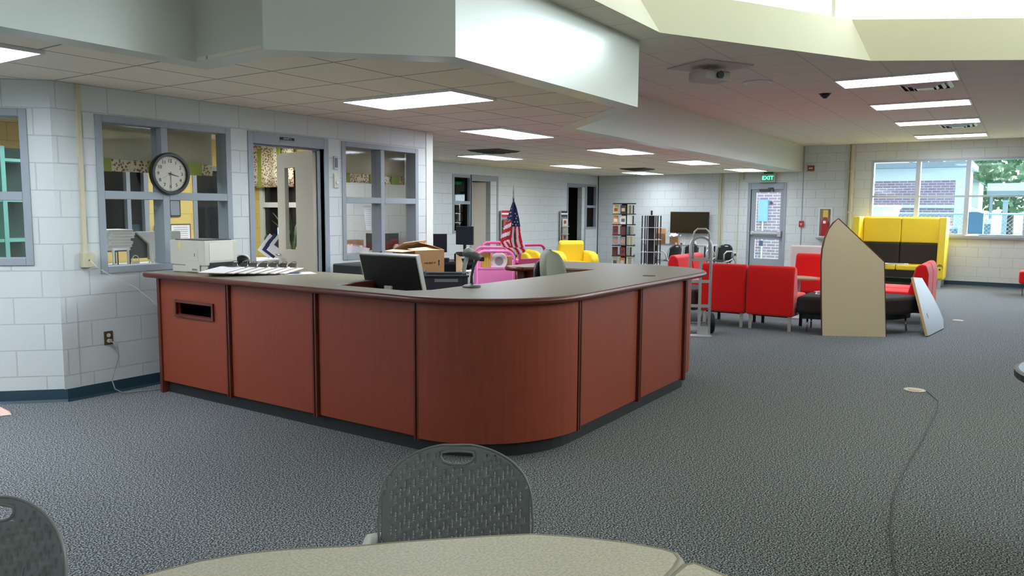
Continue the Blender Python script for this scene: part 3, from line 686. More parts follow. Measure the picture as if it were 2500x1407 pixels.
for a in ((-w, w, -w, -w+.006, 0, .40), (-w, w, w-.006, w, 0, .40), (-w, -w+.006, -w+.006, w-.006, 0, .40), (w-.006, w, -w+.006, w-.006, 0, .40), (-w, w, -w, w, 0, .005)): mb.box(*a)
bb = mb.obj('carton', CARD, t)
def flap(pts): return MB().poly(pts, [(0,1,2,3)]).obj('flap', CARDL, t, solid=.004)
flap([(-w,-w,.40),(w,-w,.40),(w*.9,-w*.1,.425),(-w*.9,-w*.2,.41)]); flap([(w,-w,.40),(w,w,.40),(w*.3,w*.9,.47),(w*.3,-w*.8,.44)]); flap([(w,w,.40),(-w,w,.40),(-w*.8,w*.3,.46),(w*.8,w*.3,.48)]); flap([(-w,w,.40),(-w,-w,.40),(-w*1.7,-w*.8,.39),(-w*1.7,w*.8,.39)])
text('THIS SIDE UP', .022, BLACK, bb, (0.0, -w-.001, .29))
ar = MB()
for x in (-.10, .10):
    ar.prism([(x-.005,.265),(x+.005,.265),(x+.005,.30),(x+.012,.30),(x,.318),(x-.012,.30),(x-.005,.30)], -w-.0012, -w-.0002, axis='y')
ar.obj('printed_arrows', BLACK, bb)
t = thing('cardboard_sheet', 'flat pale cardboard piece leaning at the right side of the open box', 'cardboard', (5.36, 4.16, .752), math.radians(-12))
MB().prism([(-.02,0),(.06,0),(.06,.26),(.03,.33),(-.02,.36)], -.004, .004, axis='y').obj('sheet', CARDL, t)
t = thing('paper_cup_stack', 'small white container standing right of the cardboard box', 'container', (5.42, 4.10, .752))
MB().box(-.05, .05, -.04, .04, .001, .20).obj('container', PAPER, t, bevel=.012); MB().box(-.052, .052, -.042, .042, .2, .215).obj('lid', WHITEP, t, bevel=.005)
# black printer under the second office window
t = thing('side_table', 'low side table against the office wall under the black printer', 'table', (5.82, 5.72, 0))
B(-.42, .5, -.26, .28, .60, .63).obj('tabletop', TOPL, t)
for x in (-.38, .46):
    for y in (-.22, .24): B(x-.02, x+.02, y-.02, y+.02, 0, .60).obj('leg', DGREY, t)
t = thing('inkjet_printer', 'black printer box with cables in front of the office wall', 'printer', (5.78, 5.72, .632))
B(-.26, .26, -.2, .2, 0, .31).obj('body', mat('printer_black', (40, 41, 42), .45), t, bevel=.015); B(-.2, .2, -.205, -.2, .04, .12).obj('paper_tray', BLACK, t)
MB().tube([(.12,-.05,.31),(.14,-.02,.36),(.20,.02,.39),(.26,.0,.42),(.3,.1,.36)], .006).obj('cable', BLACK, t)
MB().tube([(.22,-.21,.02),(.2,-.22,.15),(.23,-.2,.28),(.28,-.1,.33)], .004).obj('cable', DGREY, t)

# grey office chair
t = thing('office_chair', 'grey fabric swivel chair standing inside the counter', 'chair', (5.60, 3.14, 0), math.radians(4))
GF = mat('grey_fabric', (138, 138, 126), .9, noise=.08, nscale=150)
def backfn(th_):
    def fn(u, v):
        a = v*2-1; w_ = .20*(1-abs(a)**2.6)**.5 if abs(a) < 1 else 0.0
        x = (u*2-1)*w_; return (x, .05*(x/.22)**2*-1+.20+.03*a, .90+.27*a)
    return fn
MB().sheet(14, 14, backfn(0)).obj('backrest', GF, t, smooth=True, solid=.055, rz=0)
MB().sheet(12, 12, lambda u, v: ((u*2-1)*.20*(1-abs(v*2-1)**3)**.5, .245+.03*(v*2-1), .88+.22*(v*2-1))).obj('back_shell', DGREY, t, smooth=True, solid=.02)
B(-.24, .24, -.26, .20, .44, .52).obj('seat', GF, t, bevel=.035, seg=3)
MB().tube([(0,.1,.42),(0,.27,.45),(0,.29,.6),(0,.26,.8)], .02).obj('back_bracket', BLACK, t)
MB().cyl(0, 0, .10, .44, .028).obj('gas_lift', BLACK, t)
for i in range(5):
    a = 2*PI*i/5; l = MB().tube([(0,0,.11),(.28*math.cos(a),.28*math.sin(a),.065)], [.025,.016]).obj('base_arm', BLACK, t)
    MB().lathe([(.027,-.02),(.027,.02)], cx=.29*math.cos(a), cy=.29*math.sin(a), cz=.028, axis='y', n=14).obj('caster', RUBBER, l)

# ------------------------------------------------------------------ pink book carts
def bookcart(loc, rz, label, deep=False):
    t = thing('book_cart', label, 'book cart', loc, rz, 'pink book carts')
    pm = PINKD if deep else PINK
    for s in (-1, 1):      # end panels, at local y = s*.42
        y = s*.42
        pts = [(-.19,.16),(.19,.16),(.19,1.0)] + [(x_, z_) for x_, z_ in arc(.11, 1.0, .08, 0, PI/2, 6)] + [(x_, z_) for x_, z_ in arc(-.11, 1.0, .08, PI/2, PI, 6)] + [(-.19,1.0)]
        MB().tube([(p[0], y, p[1]) for p in pts], .017, n=8, closed=True).obj('end_loop', pm, t, smooth=True)
        q = B(-.185, .185, y-.008, y+.008, .17, .90).obj('end_panel', pm, t)
        B(-.185, .185, y-.014, y+.014, .895, .915).obj('panel_rim', pm, q)
        if s < 0:
            MB().lathe([(.022, -.003), (.022, 0), (.012, .0)], cx=.08, cz=.72, cy=y-.008, axis='y', n=18).obj('round_emblem', mat('pale_pink', (240, 150, 205), .4), q)
            for a, b in (((-.12, .45), (.06, .70)), ((.02, .38), (.1, .47))):
                MB().tube([(a[0], y-.010, a[1]), (b[0], y-.010, b[1])], .005).obj('raised_line', pm, q)
    for z in (.22, .52, .82):
        for s in (-1, 1):
            MB().poly([(s*.01,-.41,z-.02),(s*.18,-.41,z+.05),(s*.18,.41,z+.05),(s*.01,.41,z-.02)], [(0,1,2,3)]).obj('sloped_shelf', pm, t, solid=.006)
        B(-.012, .012, -.41, .41, z-.03, z+.17 if z < .8 else z+.055).obj('shelf_divider', pm, t)
    for x in (-.14, .14):
        for y in (-.38, .38):
            c = MB().lathe([(.055,-.015),(.055,.015)], cx=x, cy=y, cz=.056, axis='x', n=16).obj('caster', RUBBER, t)
            B(x-.02, x+.02, y-.02, y+.02, .09, .17).obj('caster_fork', ALU, c)
    return t
V = 33.768
bookcart((6.785, 4.78, 0), math.radians(V-90+4), 'light pink book cart end-on, left of the flag, with books on top')
bookcart((8.10, 5.41, 0), math.radians(V-90+35), 'deeper pink book cart behind the flag pole', True)
def at_cart(lx, ly, lz):
    a = math.radians(V-90+4); return (6.785+lx*math.cos(a)-ly*math.sin(a), 4.78+lx*math.sin(a)+ly*math.cos(a), lz)
def simple_book(name, sx, sy, sz, cm, label, loc, rz, group=None, cat='book'):
    t = thing(name, label, cat, loc, rz, group)
    mb = MB(); mb.box(-sx/2, sx/2, -sy/2, -sy/2+.003, 0, sz); mb.box(-sx/2, sx/2, sy/2-.003, sy/2, 0, sz); mb.box(-sx/2, -sx/2+.003, -sy/2+.003, sy/2-.003, 0, sz)
    mb.obj('cover', cm, t); MB().box(-sx/2+.004, sx/2-.004, -sy/2+.0035, sy/2-.0035, .003, sz-.003).obj('pages', PAPER, t); return t
YB = mat('mustard_cover', (206, 176, 74), .5)
b0 = simple_book('hardback_book', .16, .022, .20, YB, 'mustard yellow book, leftmost on the pink cart', at_cart(-.13, -.30, .885), math.radians(V+4-90+90), 'yellow books on the pink cart')
for i in range(3): dup(b0, at_cart(-.13+.024*(i+1), -.30, .885), math.radians(V+4), 'mustard yellow book %s from left on the pink cart' % ['second', 'third', 'fourth'][i])
t = thing('paper_roll', 'white coiled roll standing beside the yellow books on the pink cart', 'roll', at_cart(.045, -.3, .885), math.radians(V-90))
MB().lathe([(.05,-.06),(.085,-.06),(.085,.06),(.05,.06)], axis='y', cz=.09, n=22).obj('coil', PAPER, t); MB().lathe([(.02,-.065),(.045,-.065),(.045,.062),(.02,.062)], axis='y', cz=.09, n=22).obj('core', mat('grey_print', (150,150,150), .6), t)
t = thing('small_carton', 'small tan carton at the right on the pink cart', 'box', at_cart(.15, -.14, .885), math.radians(V-90+10))
B(-.05, .05, -.06, .06, 0, .13).obj('carton', CARD, t); B(-.052, .052, -.02, .02, .13, .132).obj('packing_tape', CARDL, t)

# ------------------------------------------------------------------ flag
FR, FWh, FB = mat('flag_red', (190, 28, 48), .75), mat('flag_white', (236, 226, 226), .75), mat('flag_blue', (36, 48, 92), .75)
t = thing('flag', 'stars and stripes flag hanging on a thin black pole behind the pink cart', 'flag', (7.205, 4.806, 0), math.radians(V-90))
MB().tube([(.055,0,.06),(0,0,1.64)], .009).obj('pole', BLACK, t)
MB().lathe([(.010,1.63),(.013,1.64),(.005,1.67),(.008,1.70),(.001,1.79)], n=12).obj('spear_finial', mat('silver_finial', (150,150,140), .3, metal=.9), t)
MB().lathe([(.13,0),(.13,.02),(.03,.05),(.02,.09)], cx=.055, n=20).obj('pole_base', BLACK, t)
def flagmesh():
    mb = MB(); NU, NV = 41, 60
    def P(u, v):
        # outline left / right edges of the hanging cloth
        L_ = [(-.004,0),(-.03,.12),(-.07,.3),(-.10,.45),(-.135,.6),(-.145,.68),(-.13,.78),(-.07,.9),(-.01,1.0)]
        R_ = [(.004,0),(.035,.12),(.065,.3),(.08,.45),(.10,.6),(.12,.72),(.15,.84),(.13,.92),(.06,.97)]
        def ev(T, v):
            for (a, va), (b, vb) in zip(T[:-1], T[1:]):
                if v <= vb: return a+(b-a)*(v-va)/(vb-va)
            return T[-1][0]
        l, r = ev(L_, v), ev(R_, v); x = l+(r-l)*u
        amp = .012+.035*min(1, v*1.3)
        y = amp*math.cos(u*PI*3.0+.4) + .02*math.sin(u*9)
        if u < .36: y -= .03*min(1, v*2)*(math.sin(u/.36*PI))
        bot = -.10*abs(u-.45)*2 if u < .45 else -.16*(u-.45)
        z = 1.61 - v*(.66+ (0 if v < .8 else (v-.8)*bot*3))
        return (x, -.03+y, z)
    vs = [P(i/(NU-1), j/(NV-1)) for j in range(NV) for i in range(NU)]
    o = len(mb.v); mb.v += vs
    for j in range(NV-1):
        for i in range(NU-1):
            u, v = (i+.5)/(NU-1), (j+.5)/(NV-1)
            if v < .40 + (.04 if u > .42 else -.06+.1*(1-u)*0): c = 2
            elif v > .79-.0*u and u*.8+ (v-.79)*1.2 > 0:
                c = int((u*7 - (v-.79)*9 + 9)) % 2
            elif u < .40:
                if v < .70: c = 1 - int((v*14 + u*2.2)) % 2
                else: c = int((u*9-(v-.7)*8+8)) % 2
            else: c = int(((u-.40)/.6*5.2 + (v-.4)*1.1)) % 2
            mb.f.append([o+j*NU+i, o+j*NU+i+1, o+(j+1)*NU+i+1, o+(j+1)*NU+i]); mb.mi.append(c)
    return mb, P
fm_, PF = flagmesh()
cl = fm_.obj('cloth', [FR, FWh, FB], t, smooth=True, solid=.003)
st = MB()
for u, v in [(.2,.14),(.22,.2),(.12,.2),(.28,.26),(.14,.27),(.08,.32),(.25,.33),(.7,.22),(.75,.30),(.86,.26),(.62,.36),(.85,.36),(.18,.35),(.5,.4),(.72,.41)]:
    p = PF(u, v); r_ = .009; pts = []
    for k in range(10):
        a = PI/2+k*PI/5; rr = r_ if k % 2 == 0 else r_*.45; pts.append((p[0]+rr*math.cos(a), p[2]+rr*math.sin(a)))
    st.prism(pts, p[1]-.008, p[1]-.004, axis='y')
st.obj('stars', FWh, cl)
MB().tube([(.015,-.03,.90),(-.03,-.04,.84),(-.06,-.04,.78)], .008).obj('tassel_cord', BLACK, t)

# ------------------------------------------------------------------ lounge seating
def lounge(name, W_, D_, H_, m_, label, loc, rz, group, cat='lounge chair', back_t=.15):
    """armless seat, front = -y, back along +y (outer back plane at y=0)"""
    t = thing(name, label, cat, loc, rz, group)
    h = W_/2-.008
    MB().prism([(-.0, .19), (-.0, .70), (-.035, H_-.01), (-.10, H_), (-.16, H_-.04), (-.24, .44), (-.24, .19)], -h, h, axis='x').obj('backrest', m_, t, bevel=.03, seg=3)
    MB().box(-h, h, -D_, -.18, .22, .45).obj('seat', m_, t, bevel=.04, seg=3)
    for x in (-h+.05, h-.05):
        B(x-.02, x+.02, -.07, -.055, 0, .20).obj('leg', LEGALU, t); B(x-.02, x+.02, -D_+.06, -D_+.075, 0, .23).obj('leg', DGREY, t)
    B(-h+.05, h-.05, -D_+.08, -.08, .17, .22).obj('seat_frame', BLACK, t)
    return t
G = 'red armless lounge chairs round the coffee table'
L1 = lounge('lounge_chair', .61, .72, .83, RED, 'red lounge chair seen from behind, left of the pair beside the hand truck', (9.85, 3.27, 0), -PI/2-PI, G)
L1.rotation_euler = (0, 0, PI/2)
dup(L1, (9.85, 2.66, 0), PI/2, 'red lounge chair seen from behind, right of the pair, next to the beige board')
dup(L1, (11.55, 4.62, 0), 0, 'red lounge chair left of the hand truck handles, nearer the book racks')
dup(L1, (12.17, 4.62, 0), 0, 'red lounge chair just behind the hand truck handles')
dup(L1, (13.45, 2.88, 0), -PI/2, 'red lounge chair facing the viewer in front of the white panel, left one')
dup(L1, (13.45, 2.27, 0), -PI/2, 'red lounge chair facing the viewer, mostly behind the beige board')
dup(L1, (11.72, 1.03, 0), PI, 'red lounge chair in profile that the grey board leans on')
dup(L1, (12.34, 1.03, 0), PI, 'red lounge chair in profile just beyond the one the board leans on')
dup(L1, (17.2, -.66, 0), PI, 'red lounge chair at the right edge under the windows')
L1b = lounge('lounge_chair', 1.25, .72, .93, mat('white_upholstery', (232, 224, 216), .7), 'white backed settee behind the red chairs near the exit door', (14.05, 2.85, 0), PI/2, None)
# curved ottoman
def ottoman(loc, a0, a1, label):
    t = thing('curved_bench', label, 'bench', loc, 0, 'dark curved benches')
    pts = arc(0, 0, 1.30, a0, a1, 14) + arc(0, 0, .62, a1, a0, 10)
    MB().prism(pts, .24, .46).obj('cushion', DBROWN, t, bevel=.05, seg=3)
    MB().prism(arc(0, 0, 1.2, a0+.05, a1-.05, 12) + arc(0, 0, .72, a1-.05, a0+.05, 10), .17, .245).obj('frame', BLACK, t)
    for a in (a0+.1, (a0+a1)/2, a1-.12):
        for r in (.75, 1.17): MB().tube([(r*math.cos(a), r*math.sin(a), .18), ((r+.02)*math.cos(a), (r+.02)*math.sin(a), 0.003)], .012).obj('leg', CHROME, t, smooth=True)
    return t
ottoman((11.19, 2.34, 0), PI, 1.5*PI-.16, 'dark brown curved bench behind the beige board')
ottoman((11.16, 3.62, 0), PI/2+.3, PI, 'dark brown curved bench behind the left red pair')
# coffee table
t = thing('round_table', 'small round wood-topped table between the red chairs', 'table', (11.35, 2.66, 0))
MB().lathe([(.24,.55),(.25,.56),(.25,.58),(.24,.585)], n=28).obj('tabletop', mat('light_wood', (176,142,108), .5), t); MB().cyl(0,0,.02,.55,.025).obj('pedestal', ALU, t); MB().lathe([(.2,0),(.2,.015),(.03,.03)], n=24).obj('foot', ALU, t)
for i, (dx, dy, a, l) in enumerate([(0, 0, 10, 'open white magazine at the left on the dark bench'), (.06, -.14, 50, 'white magazine overlapping the open one on the dark bench'), (.10, -.02, -20, 'grey printed leaflet on top of the magazines')]):
    t = thing('magazine', l, 'magazine', (10.42+dx, 2.12+dy, .462+.008*i), math.radians(a), 'magazines on the dark bench')
    B(-.14, .14, -.10, .10, 0, .005).obj('pages', PAPER, t); B(-.12, .02, -.08, .08, .0052, .0062).obj('printed_block', [PRINTM, mat('grey_ink', (150,150,150), .7), PRINTM][i], t)

# beige standing board
t = thing('standing_board', 'beige pointed board with a brown edge standing upright on the carpet', 'board', (9.83, 1.994, 0), math.atan2(1.343-1.994, 10.2-9.83))
out = [(0,0),(.749,0),(.68,.913),(.12,1.425),(.07,1.375),(.02,1.30),(-.02,1.19),(-.045,1.06),(-.05,.9),(-.03,.5)]
BG = mat('beige_laminate', (240, 218, 178), .6, noise=.03, nscale=60)
MB().prism(out, .001, .028, axis='y').obj('panel', BG, t)
MB().tube([(x, .0145, z) for x, z in out], .0175, n=4, closed=True).obj('edge_band', mat('brown_edge', (112, 66, 36), .5), t)
o_ = MB(); 
# grey leaning board
A_ = Vector((10.51, .914, .0)); B_ = Vector((11.54, .796, .0))
e1 = (B_-A_).normalized(); tp = Vector((11.05, 1.10, .0))
n_h = Vector((-e1.y, e1.x, 0)); upv = (n_h*.38+Vector((0,0,.95))).normalized()
t = thing('leaning_board', 'grey tabletop board with a tan edge leaning against the red chair', 'board', tuple(A_+Vector((0,0,.012))))
t.rotation_mode = 'QUATERNION'; nn = e1.cross(upv); t.rotation_quaternion = Matrix((e1, -nn if False else e1.cross(upv)*-1, upv)).transposed().to_quaternion()
GBP = [(0,0),(1.02,.03),(1.13,.12),(1.10,.30),(.92,.62),(.72,.78),(.32,.76)]
GBM = mat('blue_grey_laminate', (128, 136, 150), .45)
MB().prism([(0,0),(.86,0),(1.0,.10),(1.0,.24),(.9,.45),(.72,.70),(.32,.735)], 0, .03, axis='y').obj('panel', GBM, t)
t['note'] = 0; del t['note']
MB().tube([(-.004,.015,.0),(.32*.5,.015,.735*.5),(.32,.015,.735)], .02, n=4).obj('tan_edge', mat('tan_edge', (196,160,104), .6), t)
MB().box(.30,.31,-.004,-.001,.20,.26).obj('bolt_slot', mat('tan_edge', (196,160,104), .6), t)

# ------------------------------------------------------------------ hand truck
t = thing('hand_truck', 'silver aluminium hand truck with black wheels beside the counter', 'hand truck', (8.975, 3.255, 0), math.radians(V-90-4))
w = .125
B(-.19, .14, -.17, -.005, 0.001, .010).obj('toe_plate', ALU, t); B(-.02, .14, -.012, -.006, .010, .11).obj('toe_plate_lip', ALU, t)
fr_ = MB()
pts = [(-w,0,.02),(-w,0,1.0),(-w,.01,1.08)] + [(-w*math.cos(a), .02+.0*a, 1.08+.12*math.sin(a)) for a in [PI*i/10 for i in range(1, 10)]] + [(w,.01,1.08),(w,0,1.0),(w,0,.02)]
fr_.tube(pts, .018, n=10); fr_.obj('frame_tube', ALU, t, smooth=True)
hd = MB().tube([(-.095,-.01,.93),(-.095,-.01,1.22),(-.085,-.01,1.26),(-.05,-.01,1.295),(.05,-.01,1.295),(.085,-.01,1.26),(.095,-.01,1.22),(.095,-.01,.93)], .011, n=8).obj('upper_handle', ALU, t, smooth=True)
for z in (.93, .66, .36, .08): B(-w, w, -.016, -.004, z-.018, z+.018).obj('cross_strap', ALU, t)
B(-.018, .018, -.022, -.017, .05, .93).obj('centre_strap', ALU, t)
for s in (-1, 1):
    wh = MB().lathe([(.06,-.028),(.115,-.028),(.128,-.015),(.128,.015),(.115,.028),(.06,.028)], cx=s*.18, cy=.16, cz=.129, axis='x', n=26).obj('wheel', RUBBER, t)
    MB().lathe([(.02,-.03),(.058,-.03),(.058,.03),(.02,.03)], cx=s*.18, cy=.16, cz=.129, axis='x', n=20).obj('hub', WHITEP, wh)
    MB().tube([(s*w,0,.40),(s*w*1.1,.10,.28),(s*w*1.15,.16,.13)], .012).obj('axle_bracket', DGREY, t)
MB().tube([(-.18,.16,.129),(.18,.16,.129)], .01).obj('axle', CHROME, t)

# ------------------------------------------------------------------ yellow high-back booth
t = thing('high_back_settee', 'large yellow high-backed booth sofa with dark brown cushions under the window', 'sofa', (17.43, 2.19, 0), -PI/2)
# local: x right (world -y), +y away (world +x); width 1.72
h = .865
def wing(s):
    pts = [(0.0,.20),(0.04,.17),(.85,.17),(.85,1.43),(.12,1.43),(.03,.80)]
    return MB().prism(pts, s*h-(.13 if s > 0 else 0), s*h+(0 if s > 0 else .13), axis='x')
for s in (-1, 1):
    wg = wing(s).obj('side_wing', YELV, t, bevel=.035, seg=3)
B(-h+.05, h-.05, .70, .85, .17, 1.43).obj('back_shell', YELV, t, bevel=.03, seg=3)
for s in (-1, 1):
    B(min(s*.002, s*.735), max(s*.002, s*.735), .56, .70, .88, 1.41).obj('upper_back_cushion', YELV, t, bevel=.03, seg=3)
    B(min(s*.002, s*.735), max(s*.002, s*.735), .50, .69, .44, .88).obj('lower_back_cushion', DBROWN, t, bevel=.03, seg=3)
    B(min(s*.002, s*.735), max(s*.002, s*.735), .02, .56, .34, .45).obj('seat_cushion', YELV, t, bevel=.03, seg=3)
B(-.74, .74, .04, .6, .19, .34).obj('seat_base', DBROWN, t)
for x in (-.80, .80):
    for y in (.06, .78): B(x-.03, x+.03, y-.02, y+.02, 0, .18).obj('leg', LEGALU, t)
pl = MB().lathe([(.0,0),(.055,0),(.055,-.006)], axis='y', n=20, cx=.80, cz=.42, cy=.0); pl.v = [(x, y, .42+(z-.42)*1.3) for x, y, z in pl.v]
pl.obj('power_outlet', mat('olive_plastic', (150,130,60), .5), t, loc=(0, .018, 0)); B(.785,.815,.0,.014,.37,.40).obj('outlet_socket', BLACK, t)
t = thing('newspaper', 'folded white newspaper lying on the seat of the yellow booth', 'newspaper', (17.62, 2.25, .452), .2)
B(-.15, .15, -.28, .28, .0, .012).obj('folded_sheets', PAPER, t); B(-.1, .1, -.2, .1, .0125, .0135).obj('printed_block', mat('grey_ink', (150,150,150), .7), t)

# ------------------------------------------------------------------ yellow armchairs
def armchair(loc, rz, label):
    t = thing('armchair', label, 'armchair', loc, rz, 'yellow armchairs near the back wall')
    MB().prism([(.42,.12),(.42,.60),(.34,.87),(.24,.88),(.17,.82),(.22,.30),(.22,.12)], -.27, .27, axis='x').obj('backrest', YELF, t, bevel=.05, seg=3)
    B(-.26, .26, -.36, .24, .14, .44).obj('seat', YELF, t, bevel=.05, seg=3)
    for s in (-1, 1):
        x0, x1 = sorted((s*.26, s*.43))
        MB().prism([(-.38,.10),(-.40,.50),(-.30,.62),(-.1,.66),(.36,.66),(.40,.10)], x0, x1, axis='x').obj('arm', YELF, t, bevel=.055, seg=3)
    for x in (-.35, .35):
        for y in (-.32, .34): MB().cyl(x, y, 0, .11, .022).obj('leg', DGREY, t)
    return t
am = armchair((14.11, 7.86, 0), math.radians(V-90+12), 'yellow armchair right of the flag, in front of the dark doorway')
dup(am, (13.75, 9.0, 0), math.radians(V-90+70), 'yellow armchair half hidden behind the flag and the deeper pink cart')

# ------------------------------------------------------------------ book spinners
BKC = [(150,62,50),(226,220,204),(52,56,84),(206,150,104),(98,58,48),(88,102,96),(196,180,124),(158,160,166),(54,50,48),(238,238,232)]
BM = [mat('book_cover_%s' % n, c, .5) for n, c in zip(['brick','cream','navy','tan','maroon','sage','straw','silver','charcoal','white'], BKC)]
def spinner(loc, rz):
    t = thing('book_spinner', 'tall dark rotating rack filled with paperbacks by the far wall', 'book rack', loc, rz)
    for i in range(7):
        B(-.25, .25, -.25, .25, .28+i*.23, .30+i*.23).obj('shelf', mat('dark_wenge', (44, 34, 30), .5), t)
        if i < 6: B(-.06, .06, -.06, .06, .30+i*.23, .51+i*.23).obj('core', mat('dark_wenge', (44, 34, 30), .5), t)
    MB().lathe([(.22,.0),(.22,.05),(.05,.1),(.05,.28)], n=20).obj('base', BLACK, t)
    B(-.10, .14, -.2, .1, 1.685, 1.72).obj('top_tray', ALU, t)
    return t
SP = (15.60, 7.44); SA = math.radians(V-90-10)
spinner((SP[0], SP[1], 0), SA)
def sp(lx, ly): return (SP[0]+lx*math.cos(SA)-ly*math.sin(SA), SP[1]+lx*math.sin(SA)+ly*math.cos(SA))
tiers = ['lowest', 'second lowest', 'third lowest', 'third highest', 'second highest', 'highest']
proto = {}
def pbook(kind, mi, loc, rz, label, group, sc=1.0):
    key = (kind, mi)
    if key not in proto:
        sx, sy, sz = (.13, .03, .185) if kind == 'spine' else (.12, .03, .185)
        t = thing('paperback', label, 'book', loc, rz, group)
        mb = MB(); mb.box(-sx/2, sx/2, -sy/2, -sy/2+.002, 0, sz); mb.box(-sx/2, sx/2, sy/2-.002, sy/2, 0, sz); mb.box(-sx/2, -sx/2+.002, -sy/2+.002, sy/2-.002, 0, sz)
        mb.obj('cover', BM[mi], t); B(-sx/2+.003, sx/2-.003, -sy/2+.0025, sy/2-.0025, .002, sz-.002).obj('pages', PAPER, t)
        if kind == 'face':
            B(-sx*.32, sx*.32, -sy/2-.0015, -sy/2, .05, .12).obj('cover_picture', BM[(mi*3+2) % 10], t)
        proto[key] = t; return t
    return dup(proto[key], loc, rz, label, group)
random.seed(3)
for k in range(6):
    z = .301+k*.23
    x, y = sp(-.185, -.17); pbook('face', (k*3+1) % 10, (x, y, z), SA+.1, 'face-out paperback at the left of the %s tier of the full rack' % tiers[k], 'face-out paperbacks on the full rack')
    x, y = sp(-.02, -.20); pbook('face', (k*7+3) % 10, (x, y, z), SA-.15, 'face-out paperback in the middle of the %s tier of the full rack' % tiers[k], 'face-out paperbacks on the full rack')
    for j in range(4):
        x, y = sp(.09+j*.036, -.16); pbook('spine', random.choice([1, 9, 7, 2, 6, 1, 5]), (x, y, z), SA+PI/2, '%s spine from the left on the %s tier of the full book rack' % (['first', 'second', 'third', 'fourth'][j], tiers[k]), 'spines on the %s tier of the full rack' % tiers[k])
# empty black wire spinner
t = thing('wire_book_rack', 'empty black and grey rotating wire rack right of the full one', 'book rack', (14.98, 6.52, 0), SA)
for z in (.40, .66, .92, 1.17, 1.42): B(-.21, .21, -.21, .21, z-.006, z+.006).obj('shelf', ALU, t)
for x in (-.19, -.13, -.06, .06, .13, .19):
    for y in (-.19, .19): B(x-.012, x+.012, y-.004, y+.004, .12, 1.42).obj('upright', DGREY if abs(x) > .15 else BLACK, t)
B(-.10, .10, -.10, .10, .10, 1.42).obj('core', BLACK, t); MB().cyl(0, 0, 0, .12, .2).obj('base', BLACK, t); MB().cyl(0, 0, 1.42, 1.52, .02).obj('top_knob', BLACK, t)
for s in (-1, 1): B(s*.07-.008, s*.07+.008, -.2, -.195, .12, 1.42).obj('wire_strip', LEGALU, t)

# ------------------------------------------------------------------ media table corner
t = thing('folding_table', 'light grey table below the black television', 'table', (17.55, 6.95, 0), -PI/2)
B(-.75, .85, -.38, .38, .70, .73).obj('tabletop', mat('light_grey_laminate', (170, 168, 160), .5), t)
for x in (-.7, .8):
    for y in (-.33, .33): MB().cyl(x, y, 0, .70, .02).obj('leg', DGREY, t)
t = thing('television', 'large black flat television on the far wall above the table', 'television', (18.40, 7.0, 0), -PI/2)
B(-.50, .50, 0, .05, .97, 1.50).obj('bezel', BLACK, t, bevel=.005); B(-.485, .485, -.004, 0.0, .985, 1.485).obj('screen', mat('brown_black_screen', (44, 34, 14), .25), t)
B(-.12, .12, .05, .10, 1.1, 1.35).obj('wall_bracket', DGREY, t)
MB().tube([(.1,.06,.97),(.12,.08,.85),(.1,.09,.74)], .008).obj('cable', DGREY, t)
def obox(loc, rz, sx, sy, sz, label, flaps=True):
    t = thing('cardboard_box', label, 'box', loc, rz)
    mb = MB()
    for a in ((-sx, sx, -sy, -sy+.006, 0, sz), (-sx, sx, sy-.006, sy, 0, sz), (-sx, -sx+.006, -sy+.006, sy-.006, 0, sz), (sx-.006, sx, -sy+.006, sy-.006, 0, sz), (-sx, sx, -sy, sy, 0, .004)): mb.box(*a)
    mb.obj('carton', CARD, t)
    if flaps:
        MB().poly([(-sx,sy,sz),(sx,sy,sz),(sx,sy*1.3,sz+.12),(-sx,sy*1.3,sz+.12)], [(0,1,2,3)]).obj('flap', CARD, t, solid=.004)
        MB().poly([(sx,-sy,sz),(sx,sy,sz),(sx*1.5,sy,sz+.08),(sx*1.5,-sy,sz+.08)], [(0,1,2,3)]).obj('flap', CARD, t, solid=.004)
obox((17.35, 7.36, .731), math.radians(-70), .16, .16, .24, 'open cardboard box at the left end of the table below the television')
obox((17.3, 6.93, .731), math.radians(-80), .10, .09, .17, 'small cardboard box with white paper under the television', False)
t = thing('crumpled_paper', 'white crumpled paper on the small cardboard box', 'paper', (17.3, 6.93, .93))
MB().sheet(6, 6, lambda u, v: ((u-.5)*.24, (v-.5)*.24, .04+.04*math.sin(u*7+v*5)*math.cos(v*9)-.06*abs(u-.5))).obj('sheet', PAPER, t, solid=.002)
t = thing('remote_tray', 'small white box on the table right of the cardboard boxes', 'box', (17.25, 6.45, .731), .3)
B(-.08, .08, -.06, .06, 0, .08).obj('box', PAPER, t); B(-.081, -.08, -.03, .03, .03, .05).obj('printed_mark', PRINTM, t)
for i, (x, y) in enumerate([(17.22, 6.86), (17.22, 6.73), (17.2, 6.66)]):
    t = thing('cup', ['white cup left of the pair on the table edge', 'blue and white cup in the middle of the table edge', 'white cup right of the blue one on the table edge'][i], 'cup', (x, y, .731), 0, 'small cups on the table edge')
    MB().lathe([(.016,0),(.022,.04)], n=12).obj('cup_body', [PAPER, NAVY, PAPER][i], t); MB().lathe([(.022,.04),(.023,.043)], n=12).obj('rim', PAPER, t)

